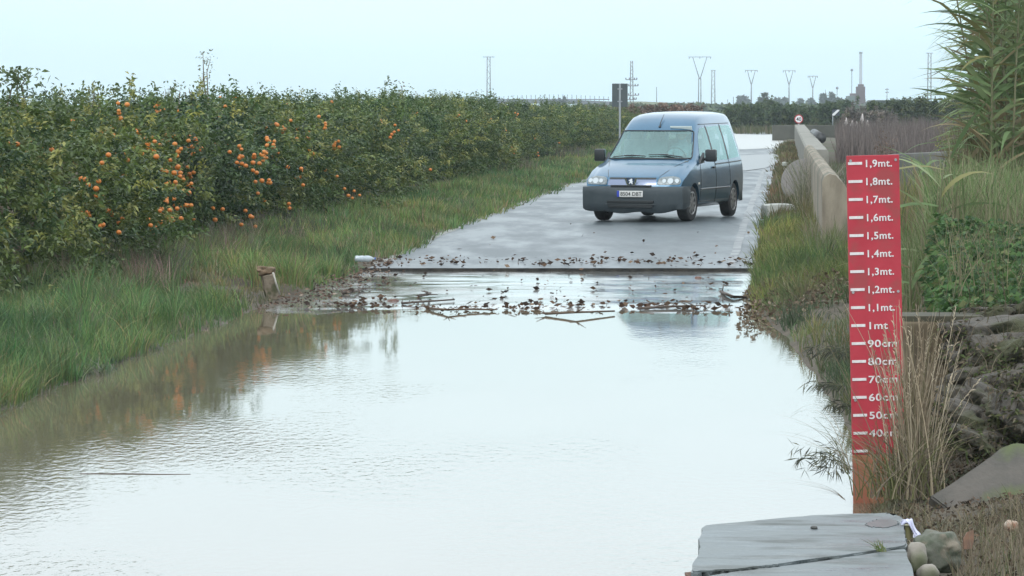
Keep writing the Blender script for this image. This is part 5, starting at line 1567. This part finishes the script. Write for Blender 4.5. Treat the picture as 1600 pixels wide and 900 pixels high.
# driver
M_SKIN = mat("skin", (.45, .28, .2), None, rough=.6); M_SHIRT = mat("driver_shirt", (.28, .33, .36), (.22, .27, .3), 10, .9); M_HAIR = mat("dark_hair", (.03, .025, .02), None, rough=.8)
def skin_body(name, verts, edges, radii, m, parent, lv=2):
    me = bpy.data.meshes.new(name); me.from_pydata(verts, edges, []); ob = bpy.data.objects.new(name, me); COL.objects.link(ob)
    md = ob.modifiers.new("skin", 'SKIN')
    if not me.skin_vertices: 
        bpy.context.view_layer.objects.active = ob
    for i, r in enumerate(radii): me.skin_vertices[0].data[i].radius = (r, r) if isinstance(r, (int, float)) else r
    me.skin_vertices[0].data[0].use_root = True
    s = ob.modifiers.new("sub", 'SUBSURF'); s.levels = lv; s.render_levels = lv
    dg = bpy.context.evaluated_depsgraph_get(); me2 = bpy.data.meshes.new_from_object(ob.evaluated_get(dg)); bpy.data.objects.remove(ob)
    me2.materials.clear(); me2.materials.append(m); me2.name = name
    for p in me2.polygons: p.use_smooth = True
    return me2
drv = thing("person", loc + Matrix.Rotation(-PHI, 3, 'Z') @ Vector((.38, 1.9, .86)), "driver in a grey shirt holding the steering wheel behind the windscreen", "person", rotz=-PHI)
vs = [(0, .05, 0), (0, .07, .22), (0, .08, .42), (0, .06, .52), (0, .03, .60), (0, .02, .68), (.17, .06, .42), (.25, -.10, .22), (.17, -.34, .27), (-.17, .06, .42), (-.24, -.12, .22), (-.15, -.34, .30), (.10, -.2, -.02), (.12, -.48, -.02), (-.1, -.2, -.02), (-.12, -.48, -.02)]
es = [(0, 1), (1, 2), (2, 3), (3, 4), (4, 5), (2, 6), (6, 7), (7, 8), (2, 9), (9, 10), (10, 11), (0, 12), (12, 13), (0, 14), (14, 15)]
rd = [.15, (.16, .11), (.16, .10), .06, .085, .08, .06, .045, .035, .06, .045, .035, .08, .06, .08, .06]
try:
    link_mesh("figure", skin_body("figure", vs, es, rd, M_SHIRT, drv), drv)
except Exception as ex:
    print("skin failed", ex)
bm = bmesh.new(); bmesh.ops.create_icosphere(bm, subdivisions=3, radius=1)
for v in bm.verts:
    q = v.co.copy(); v.co = Vector((q.x * .078, q.y * .095, q.z * .12))
    if q.y < -.5 and -.2 < q.z < .15 and abs(q.x) < .2: v.co.y -= .02
bmesh.ops.translate(bm, verts=bm.verts, vec=(0, .01, .665)); link_mesh("head", bm_mesh("head", bm, M_SKIN, True, 180), drv)
bm = bmesh.new(); bmesh.ops.create_icosphere(bm, subdivisions=3, radius=1)
bmesh.ops.delete(bm, geom=[v for v in bm.verts if v.co.z < .15 - .5 * v.co.y - .2], context='VERTS')
for v in bm.verts: v.co = Vector((v.co.x * .086, v.co.y * .104, v.co.z * .128))
bmesh.ops.translate(bm, verts=bm.verts, vec=(0, .015, .668)); link_mesh("hair", bm_mesh("hair", bm, M_HAIR, True, 180), drv)
for sx in (-1, 1):
    bm = bmesh.new(); add_box(bm, (0, 0, 0), (.045, .035, .07), bevel=.015)
    for k in range(4): add_tube(bm, [(-.018 + .012 * k, -.01, .02), (-.018 + .012 * k, -.035, .03), (-.018 + .012 * k, -.04, .005)], [.007, .0065, .005], 5)
    add_tube(bm, [(-sx * .02, 0, -.01), (-sx * .035, -.02, .01), (-sx * .03, -.035, .02)], [.008, .007, .005], 5)
    link_mesh("hand", bm_mesh("hand", bm, M_SKIN, True, 60), drv, (sx * .165, -.365, .29))
# ------------------------------------------------------------------ mid and far distance
def bush(name, u0, u1, vtop, d, cols, label, cat, seed, n=220, leaf=.16, group=None, zb=None, per=26, tr=True):
    a = at(u0, vtop, d); b = at(u1, vtop, d); zb = float(g((a.x + b.x) / 2, d)) if zb is None else zb
    W = (b.x - a.x) / 2; H = a.z - zb
    t = thing(name, ((a.x + b.x) / 2, d, zb), label, cat, group)
    me, _, _ = crown_mesh("crown", seed, n, W * .95, W * .8, H, leaf, per, (3, 3, 2, 1), cols, .05 * H, sprigs=3)
    link_mesh("crown", me, t)
    if tr:
        bm = bmesh.new(); add_tube(bm, [(0, 0, -.1), (.02 * H, 0, H * .3), (0, 0, H * .7)], [H * .05, H * .04, H * .02], 6)
        link_mesh("trunk", bm_mesh("trunk", bm, M_WOOD, True), t)
    return t
DKG = [(0.05, 0.085, 0.035), (0.075, 0.11, 0.04), (0.04, 0.065, 0.03), (0.11, 0.135, 0.06)]
ORG = [(0.075, 0.10, 0.028), (0.05, 0.075, 0.024), (0.03, 0.05, 0.02), (0.13, 0.14, 0.045)]
BRN = [(0.14, 0.09, 0.065), (0.105, 0.07, 0.05), (0.19, 0.13, 0.10), (0.09, 0.085, 0.045)]
GRB = [(0.15, 0.125, 0.105), (0.11, 0.095, 0.08), (0.2, 0.175, 0.15), (0.1, 0.1, 0.06)]
# reddish brown thicket behind the van's left
for i, (u0, u1, v) in enumerate([(918, 950, 178), (938, 975, 174), (962, 1002, 172), (990, 1030, 172), (1020, 1064, 171), (1052, 1098, 171)]):
    bush("brown_shrub", u0, u1, v, 200 + i, BRN, ["reddish brown shrub directly right of the orange tree row's far end", "reddish brown shrub left of the dark sign's pole", "reddish brown shrub behind the dark sign's pole", "reddish brown shrub behind the van roof's left end", "brown shrub behind the middle of the van roof", "brown shrub behind the right half of the van roof"][i], "shrub", 200 + i, 200, .2, "brown shrubs behind the van")
# dark bushes beyond the far flooded road
DB = [(1140, 1172, 171), (1160, 1192, 168), (1182, 1216, 163), (1205, 1240, 168), (1232, 1262, 170), (1255, 1290, 168), (1280, 1312, 165), (1300, 1338, 161)]
DL = ["dark bush behind the van's rear roof corner", "low dark bush second right of the van roof", "taller dark bush over the left half of the far flooded road", "dark bush over the right half of the far flooded road", "dark bush directly behind the speed limit sign", "dark bush just right of the speed limit sign", "dark bush behind the arrow sign", "dark bush below the brown works tower"]
for i, (u0, u1, v) in enumerate(DB):
    bush("dark_bush", u0 - 4, u1 + 4, v, 250 + (i % 3) * 6, DKG, DL[i], "bush", 220 + i, 230, .22, "dark bushes beyond the flooded road")
# orange orchard at right, beyond the brown field
for i in range(15):
    u0 = 1356 + i * 20; v = 160 + [6, 2, 0, -2, 1, -3, -4, -8, -6, -12, -10, -6, -8, -4, -6][i]
    bush("far_orange_tree", u0, u0 + 34, v, 228 + (i % 3) * 5, ORG,
         (f"{ORD[i]} green orchard tree beyond the brown reed field, counted rightwards from the low dark roof" if i < 8 else "green orchard tree far behind the giant reeds at the right edge"),
         "orchard tree", 240 + i, 230, .18, "orchard trees beyond the brown field" if i < 8 else "orchard trees behind the giant reeds")
# grey brown scrub with pale plumes
for i, (u0, u1, v) in enumerate([(1318, 1352, 172), (1340, 1378, 176), (1366, 1400, 178)]):
    bush("grey_shrub", u0, u1, v, 205 + i * 2, GRB, ["grey brown leafless shrub right of the arrow sign", "grey brown leafless shrub in the middle, before the low dark roof", "grey brown leafless shrub at the left foot of the far orchard"][i], "shrub", 270 + i, 200, .16, "grey shrubs before the far orchard")
for i, (u, v) in enumerate([(1322, 192), (1331, 196), (1347, 186), (1338, 198), (1355, 196)]):
    a = at(u, v, 195); t = thing("pale_plume", (a.x, 195, .2), ["pale plume left of the other four beyond the low wall", "second pale plume from the left beyond the low wall", "tallest pale plume beyond the low wall", "lowest pale plume beyond the low wall", "rightmost pale plume beyond the low wall"][i], "grass plume", "pale plumes beyond the low wall")
    bm = bmesh.new(); add_tube(bm, [(0, 0, 0), (0, 0, a.z - .3)], [.02, .015], 5); link_mesh("stem", bm_mesh("stem", bm, M_WOOD), t)
    bm = bmesh.new(); add_tube(bm, [(0, 0, a.z - .5), (0, 0, a.z - .2), (.02, 0, a.z + .1)], [.03, .1, .02], 8); link_mesh("plume", bm_mesh("plume", bm, mat("plume_white", (.55, .5, .48), (.4, .35, .33), 20, .9), True), t)
# brown reed field and green strip
patch("reed_field", "dry greyish brown reed field beyond the gauge, in front of the green orchard", 26000, lambda y: .094 * y, lambda y: .155 * y, 108, 165, 1.05, .035, [(0.155, 0.13, 0.12), (0.12, 0.1, 0.092), (0.19, 0.155, 0.14)], [3, 3, 1.5], M_DRY, .25, seed=20, seg=2, hz=.2, cat="reeds")
patch("meadow_strip", "dull green meadow strip between the parapet and the brown reed field", 12000, lambda y: .092 * y, lambda y: .15 * y, 72, 107, .30, .022, [(0.09, 0.12, 0.055), (0.12, 0.13, 0.075), (0.14, 0.12, 0.09)], [3, 2, 2], M_GRASS, .4, seed=21, seg=2, hz=.18)
patch("field_grass", "far brown and green grass beyond the flooded road", 9000, lambda y: .04 * y, lambda y: .10 * y, 228, 330, .55, .06, [(0.10, 0.11, 0.05), (0.15, 0.12, 0.08), (0.08, 0.09, 0.04)], [2, 2, 2], M_GRASS, .4, seed=22, seg=2, hz=.14)
patch("wall_weeds", "yellowish tall weeds growing before and over the old canal wall", 900, lambda y: .112 * y, lambda y: .13 * y, 50, 55.5, .9, .02, [(0.2, 0.2, 0.06), (0.12, 0.15, 0.06), (0.22, 0.17, 0.1)], [1, 2, 2], M_GRASS, .35, seed=23)
for i, (u, v, d_, c, lab) in enumerate([(1393, 196, 60, (0.16, .11, .07), 0), ]): pass
bush("yellow_weed", 1472, 1496, 226, 58, [(0.24, 0.25, 0.05), (0.16, 0.18, 0.05), (0.1, 0.13, 0.04), (.3, .3, .08)], "yellow flowering weed above the old canal wall left of the reeds", "weed", 290, 60, .05, tr=False)
bush("brown_weed", 1376, 1398, 232, 66, BRN, "small rusty brown weed peeking over the gauge's top right corner", "weed", 291, 60, .05, tr=False)

# faint blue haze for everything far: colour comes from the haze volume below
M_FAR = mat("far_steel", (.16, .17, .19), None, rough=.7)
def pole_pylon(u, vtop, vbase, d, kind, label, group="power pylons on the horizon", arm=None, two=False):
    a = at(u, vtop, d); zb = .1
    t = thing("power_pylon", (a.x, d, zb), label, "pylon", group)
    H = a.z - zb; px = d / FPX
    W = (arm or 26) * px / 2
    if kind == 'V':
        zf = H * .66 if not two else H * .60
        bm = bmesh.new()
        if two:
            for s in (-1, 1): add_tube(bm, [(s * 2.0 * px, 0, 0), (s * 1.7 * px, 0, zf)], [.9 * px, .7 * px], 6)
        else: add_tube(bm, [(0, 0, 0), (0, 0, zf)], [1.3 * px, .8 * px], 6)
        link_mesh("mast", bm_mesh("mast", bm, M_FAR, True), t)
        for s in (-1, 1):
            bm = bmesh.new(); add_tube(bm, [(s * .5 * px, 0, zf - px), (s * W * .62, 0, H)], [.7 * px, .5 * px], 6); link_mesh("strut", bm_mesh("strut", bm, M_FAR, True), t)
        bm = bmesh.new(); add_tube(bm, [(-W, 0, H), (W, 0, H)], .45 * px, 6); link_mesh("crossarm", bm_mesh("crossarm", bm, M_FAR, True), t)
        for q in (-1, 0, 1):
            bm = bmesh.new(); add_tube(bm, [(q * W * .92, 0, H), (q * W * .92, 0, H - 3 * px)], .5 * px, 5); link_mesh("insulator", bm_mesh("insulator", bm, M_FAR, True), t)
    else:
        bm = bmesh.new()
        for s in (-1, 1): add_tube(bm, [(s * 2.8 * px, 0, 0), (s * 2.2 * px, 0, H)], [.9 * px, .7 * px], 6)
        link_mesh("mast", bm_mesh("mast", bm, M_FAR, True), t)
        bm = bmesh.new(); k = 9
        for i in range(k): add_tube(bm, [((-1) ** i * 2.5 * px, 0, H * i / k), (-(-1) ** i * 2.5 * px, 0, H * (i + 1) / k)], .35 * px, 4)
        link_mesh("bracing", bm_mesh("bracing", bm, M_FAR, True), t)
        bm = bmesh.new(); add_tube(bm, [(-W, 0, H), (W, 0, H)], .5 * px, 6); link_mesh("crossarm", bm_mesh("crossarm", bm, M_FAR, True), t)
pole_pylon(763.5, 89, 165, 900, 'H', "twin legged lattice pylon standing alone left of the dark sign", arm=18)
pole_pylon(1093.5, 89, 165, 900, 'V', "largest twin pole pylon with a Y shaped head behind the van", arm=36, two=True)
pole_pylon(1174, 110, 165, 1200, 'V', "first Y headed single pole pylon right of the van", arm=20)
pole_pylon(1233, 110.5, 165, 1210, 'V', "second Y headed single pole pylon right of the van", arm=20)
pole_pylon(1270, 119, 165, 1350, 'V', "shortest Y headed single pole pylon, just left of the works", arm=16)
pole_pylon(1452.5, 83, 160, 1000, 'H', "twin legged lattice pylon beside the giant reeds", arm=11)
pole_pylon(1114.5, 110, 165, 1500, 'H', "faint twin pole pylon just right of the largest Y headed one", arm=8)
def simple_pole(u, vt, d, w, label, cross=0):
    a = at(u, vt, d); px = d / FPX; t = thing("utility_pole", (a.x, d, .1), label, "pole"); H = a.z - .1
    bm = bmesh.new(); add_tube(bm, [(0, 0, 0), (0, 0, H)], [w * px, w * px * .7], 6); link_mesh("mast", bm_mesh("mast", bm, M_FAR, True), t)
    for k in range(cross):
        bm = bmesh.new(); z = H * (.96 - .12 * k); add_tube(bm, [(-3 * px, 0, z), (3 * px, 0, z)], .5 * px, 5); link_mesh("crossarm", bm_mesh("crossarm", bm, M_FAR, True), t)
simple_pole(1026, 136, 900, .7, "thin faint pole between the dark sign and the largest pylon")
simple_pole(1386, 138, 700, .7, "thin pole with short crossarms above the low dark roof", 2)
simple_pole(1290, 140, 1100, .6, "thin pole immediately right of the shortest Y headed pylon")
simple_pole(1146, 151, 800, .7, "short pole just right of the van roof")
simple_pole(1137, 155, 800, .6, "shortest faint pole above the van's rear roof corner")
simple_pole(740, 150, 700, .5, "short thin pole left of the twin legged lattice pylon", 1)
# telecom mast with dishes behind the dark sign
a = at(987, 95, 700); t = thing("transformer_mast", (a.x, 700, .1), "pale lattice mast with insulators and boxes beside the dark road sign", "mast"); px = 700 / FPX; H = a.z - .1
bm = bmesh.new()
for s in (-1, 1): add_tube(bm, [(s * 2.6 * px, 0, 0), (s * 1.8 * px, 0, H * .8), (s * 1.4 * px, 0, H)], .7 * px, 6)
for i in range(14): add_tube(bm, [((-1) ** i * 2.1 * px, 0, H * i / 14), (-(-1) ** i * 2.1 * px, 0, H * (i + 1) / 14)], .4 * px, 4)
link_mesh("lattice", bm_mesh("lattice", bm, M_FAR, True), t)
for k, (dz, w) in enumerate([(.64, 9), (.52, 11), (.34, 12), (.26, 8)]):
    bm = bmesh.new(); add_tube(bm, [(-w * px, 0, H * dz), (w * px * .9, 0, H * dz)], .6 * px, 5)
    for s in (-1, -.4, .5, .9): add_tube(bm, [(s * w * px, 0, H * dz), (s * w * px, 0, H * dz + 3 * px)], .9 * px, 5)
    link_mesh("insulator_arm", bm_mesh("insulator_arm", bm, M_FAR, True), t)

# overpass with posts
M_OVER = mat("overpass_concrete", (.13, .14, .16), (.19, .2, .22), .3, .9)
D_ = 1000.0
def P_(u, v): return at(u, v, D_)
ov = thing("overpass", (0, 0, 0), "long low grey road overpass with a row of lamp posts on the horizon", "overpass")
bm = bmesh.new()
pts = [(600, 166), (650, 162), (700, 159.5), (752, 157.0), (830, 156.0), (905, 156.5), (952, 158.5), (990, 160.5)]
for (u0, v0), (u1, v1) in zip(pts[:-1], pts[1:]):
    a, b = P_(u0, v0), P_(u1, v1)
    q = [bm.verts.new(c) for c in ((a.x, D_, a.z - 1.1), (b.x, D_, b.z - 1.1), (b.x, D_, b.z), (a.x, D_, a.z), (a.x, D_ + 10, a.z - 1.1), (b.x, D_ + 10, b.z - 1.1), (b.x, D_ + 10, b.z), (a.x, D_ + 10, a.z))]
    for f in ((0, 1, 2, 3), (7, 6, 5, 4), (3, 2, 6, 7), (0, 4, 5, 1)): bm.faces.new([q[k] for k in f])
link_mesh("deck", bm_mesh("deck", bm, M_OVER), ov)
bm = bmesh.new()
a, b = P_(752, 155), P_(952, 156.5)
add_box(bm, ((a.x + b.x) / 2, D_ - .3, (a.z + b.z) / 2 + .05), (b.x - a.x, .2, .28)); link_mesh("rail", bm_mesh("rail", bm, mat("rail_blue_grey", (.12, .13, .18))), ov)
for i in range(27):
    u = 766 + i * 7.1; hgt = 5 + 4 * math.sin(math.pi * i / 27)
    a = P_(u, 156.5); bm = bmesh.new(); add_tube(bm, [(a.x, D_ + 1, a.z - .2), (a.x, D_ + 1, a.z + hgt * D_ / FPX)], .085, 5); link_mesh("lamp_post", bm_mesh("lamp_post", bm, M_FAR), ov)
for u in (712, 760, 810, 862, 905, 940):
    a = P_(u, 160); bm = bmesh.new(); add_box(bm, (a.x, D_ + 5, a.z / 2 - .2), (.9, 8, a.z)); link_mesh("pier", bm_mesh("pier", bm, M_OVER), ov)
# white greenhouse roofs under the deck
M_WROOF = mat("greenhouse_white", (.62, .66, .7), (.45, .5, .55), .3, .6)
for i, (u0, u1) in enumerate([(712, 756), (770, 828), (834, 872), (884, 944)]):
    a, b = at(u0, 163, 960), at(u1, 168, 960)
    bm = bmesh.new(); add_prism(bm, [(a.x, .0), (b.x, .0), (b.x, a.z * .75), ((a.x + b.x) / 2, a.z), (a.x, a.z * .75)], 0, 14, Matrix.Translation((0, 974, 0)) @ Matrix.Rotation(math.pi / 2, 4, 'X'))
    o = link_mesh("greenhouse", bm_mesh("greenhouse", bm, M_WROOF)); tag(o, ["white greenhouse below the overpass, furthest left", "long white greenhouse below the left half of the overpass posts", "small white greenhouse left of the dark dome shaped tree", "white greenhouse right of the dark dome shaped tree"][i], "greenhouse", "white greenhouses below the overpass")
bush("far_tree", 866, 884, 155, 900, [(0.06, 0.07, 0.06), (0.05, 0.06, 0.05), (0.08, 0.09, 0.07), (.07, .08, .06)], "dark dome shaped tree in front of the overpass", "tree", 300, 120, .7, zb=.1)
# long grassy embankment to the right of the overpass
bm = bmesh.new(); pr = [(955, 159), (1000, 158.5), (1060, 161), (1120, 164), (1200, 168), (1290, 171)]
rings = []
for (u, v) in pr:
    a = at(u, v, 800); rings.append([bm.verts.new((a.x, 770, 0)), bm.verts.new((a.x, 796, a.z)), bm.verts.new((a.x, 812, a.z)), bm.verts.new((a.x, 840, 0))])
for a, b in zip(rings[:-1], rings[1:]):
    for k in range(3): bm.faces.new((a[k], b[k], b[k + 1], a[k + 1]))
o = link_mesh("embankment", bm_mesh("embankment", bm, mat("far_grass", (.10, .125, .06), (.15, .15, .09), .05, .95))); tag(o, "low green embankment sloping down behind the van roof", "embankment", kind="structure")
# far tree silhouettes right of the van
FT = [(1152, 1170, 153, 1100), (1187, 1201, 150, 700), (1207, 1219, 156, 1100), (1222, 1230, 155, 1200), (1246, 1255, 157, 1100), (1263, 1272, 156, 1100), (1284, 1291, 150, 1000), (1297, 1303, 147, 1000), (1307, 1316, 157, 900)]
for i, (u0, u1, v, d_) in enumerate(FT):
    bush("far_tree", u0, u1, v, d_, [(0.05, 0.07, 0.05), (0.06, 0.08, 0.05), (0.04, 0.055, 0.04), (.08, .1, .07)],
         ["hazy round tree nearest the van roof on the horizon", "darkest rounded tree on the horizon, just right of the first Y pylon", "small hazy tree just left of the second Y headed pylon", "small hazy tree overlapping the second Y headed pylon's foot", "tiny hazy tree between the second and shortest Y pylons", "tiny hazy tree at the shortest Y pylon's foot", "slim tree right of the shortest Y pylon", "slim taller tree left of the works", "low round tree touching the green works block"][i], "tree", 310 + i, 110, 1.0, "hazy trees on the horizon", zb=.1, per=14)
# long low tree belts closing the horizon
rng = np.random.default_rng(8)
def belt(name, label, u0, u1, d_, vtop, n, leaf, cols, seed):
    rng = np.random.default_rng(seed)
    u = rng.uniform(u0, u1, n); hh = (HOR - 0 - vtop)
    top = EYE + (HOR - vtop + vnoise(u, u * 0, .05, seed) * 5 + vnoise(u, u * 0, .2, seed) * 3) * d_ / FPX
    z = .1 + (top - .1) * rng.uniform(0, 1, n) ** .6
    P = np.stack([(u - 800) / FPX * d_, d_ + rng.uniform(-12, 12, n), z], 1)
    C = palette(n, cols, [1] * len(cols), rng, .3)
    V, F, CC = leaf_quads(P, rng.normal(size=(n, 3)), leaf * rng.uniform(.6, 1.4, n), leaf * .7, C, rng)
    o = link_mesh(name, np_mesh(name, V, F, M_LEAF, CC)); tag(o, label, "tree belt", kind="stuff")
belt("tree_belt", "far off green tree belt along the horizon behind the pylons", 900, 1700, 620, 168, 30000, 1.0, DKG, 1)
belt("tree_belt", "far off orchard belt along the horizon at left", -500, 960, 520, 170, 30000, .8, ORG, 2)
belt("hedge_belt", "green hedge line beyond the flooded road", 1120, 1420, 330, 176, 12000, .4, DKG, 3)

# works: chimney, tower, green block
d_ = 1500.0; px = d_ / FPX
a = at(1345, 83, d_)
ch = thing("chimney", (a.x, d_, .1), "tall slender pale grey chimney rising from the works", "chimney")
bm = bmesh.new(); H = a.z - .1; add_cyl(bm, (0, 0, H / 2), (0, 0, 1), 2.7 * px, H, 24, 2.1 * px); link_mesh("shaft", bm_mesh("shaft", bm, mat("chimney_pale", (.46, .49, .54), (.38, .41, .46), .1, .8), True), ch)
bm = bmesh.new(); add_cyl(bm, (0, 0, H + .1), (0, 0, 1), 2.6 * px, .8, 24); link_mesh("rim", bm_mesh("rim", bm, M_FAR, True), ch)
d_ = 900.0; px = d_ / FPX
a = at(1341, 132, d_)
tw = thing("works_tower", (a.x, d_, .1), "dark brown stepped works tower at the chimney's foot", "tower")
bm = bmesh.new(); H = a.z - .1
M_BR = mat("tower_brown", (.10, .07, .075), (.14, .1, .1), .4, .9)
add_box(bm, (3.5 * px, 0, H * .46), (13 * px, 3, H * .92), bevel=.1); add_box(bm, (4 * px, 0, H * .96), (8 * px, 2.5, H * .1), bevel=.1); link_mesh("tall_block", bm_mesh("tall_block", bm, M_BR), tw)
bm = bmesh.new(); add_box(bm, (-6.5 * px, 0, H * .33), (12 * px, 3, H * .66), bevel=.1); link_mesh("low_block", bm_mesh("low_block", bm, M_BR), tw)
bm = bmesh.new(); add_tube(bm, [(8 * px, -2, H * .9), (11 * px, -2, 0)], .6 * px, 5); add_tube(bm, [(-13 * px, -2, H * .5), (-13 * px, -2, 0)], .5 * px, 5); link_mesh("conveyor", bm_mesh("conveyor", bm, M_BR), tw)
a = at(1323, 150, d_); bm = bmesh.new(); add_box(bm, (a.x, d_ - 10, a.z / 2), (11 * px, 6, a.z), bevel=.1); 
o = link_mesh("green_silo", bm_mesh("green_silo", bm, mat("silo_green", (.08, .11, .1), (.1, .13, .11), .5, .8))); tag(o, "boxy dull green works block left of the brown tower", "building")
for k, (u, v, w) in enumerate([(1308, 112 + 26, .6), (1331, 110, .6)]):
    a = at(u, v, 1200); t = thing("tall_lamp", (a.x, 1200, .1), ["tall lamp post with a small head left of the works", "taller lamp post with a small head by the chimney"][k], "lamp post")
    bm = bmesh.new(); add_tube(bm, [(0, 0, 0), (0, 0, a.z)], .12, 5); link_mesh("mast", bm_mesh("mast", bm, M_FAR), t)
    bm = bmesh.new(); bmesh.ops.create_icosphere(bm, subdivisions=2, radius=.5); bmesh.ops.translate(bm, verts=bm.verts, vec=(0, 0, a.z)); link_mesh("lamp_head", bm_mesh("lamp_head", bm, M_FAR, True), t)
# low dark roof
a, b = at(1350, 162, 420), at(1420, 162, 420)
sh = thing("shed", ((a.x + b.x) / 2, 420, .1), "low shed with a long dark green roof beyond the far orchard", "shed")
W = (b.x - a.x); bm = bmesh.new(); add_box(bm, (0, 0, .9), (W * .9, 5, 1.8)); link_mesh("wall", bm_mesh("wall", bm, M_CONC2), sh)
bm = bmesh.new(); add_prism(bm, [(-W / 2, 1.75), (W / 2, 1.75), (W * .42, 2.4), (-W * .36, 2.4)], -3, 3, Matrix.Rotation(math.pi / 2, 4, 'X')); link_mesh("roof", bm_mesh("roof", bm, mat("roof_dark_green", (.035, .05, .04), None, rough=.7)), sh)
# distant houses
for i, (u, v, d_, w, h) in enumerate([(1160, 156, 1400, 9, 6), (1211, 157, 1500, 8, 5), (1301, 160, 1300, 10, 6), (1314, 158, 1400, 8, 5)]):
    a = at(u, v, d_); t = thing("farmhouse", (a.x, d_, .1), ["tiny pale farmhouse nearest the van on the horizon", "tiny pale farmhouse between the first two Y pylons", "tiny white farmhouse left of the works", "tiny white farmhouse touching the works' left side"][i], "house", "tiny farmhouses on the horizon")
    H = a.z; bm = bmesh.new(); add_box(bm, (0, 0, H * .38), (w * .26, 4, H * .76)); link_mesh("wall", bm_mesh("wall", bm, mat("house_white", (.6, .6, .6))), t)
    ww = w * .14; bm = bmesh.new(); add_prism(bm, [(-ww, H * .76), (ww, H * .76), (0, H)], -2.2, 2.2, Matrix.Rotation(math.pi / 2, 4, 'X')); link_mesh("roof", bm_mesh("roof", bm, mat("house_roof", (.3, .2, .17))), t)

# ------------------------------------------------------------------ haze
USE_HAZE = True
if USE_HAZE:
    bm = bmesh.new(); add_box(bm, (0, 1260, 19.5), (5300, 2760, 42))
    hm = bpy.data.materials.new("haze_air"); hm.use_nodes = True; t = hm.node_tree
    t.nodes.remove(t.nodes["Principled BSDF"])
    pv = t.nodes.new("ShaderNodeVolumePrincipled"); pv.inputs["Density"].default_value = .0003; pv.inputs["Color"].default_value = (.84, .95, 1.0, 1); pv.inputs["Anisotropy"].default_value = 0.0
    t.links.new(pv.outputs[0], t.nodes["Material Output"].inputs["Volume"])
    o = link_mesh("haze", bm_mesh("haze", bm, hm)); tag(o, "thin pale damp air over the whole plain", "haze", kind="stuff")
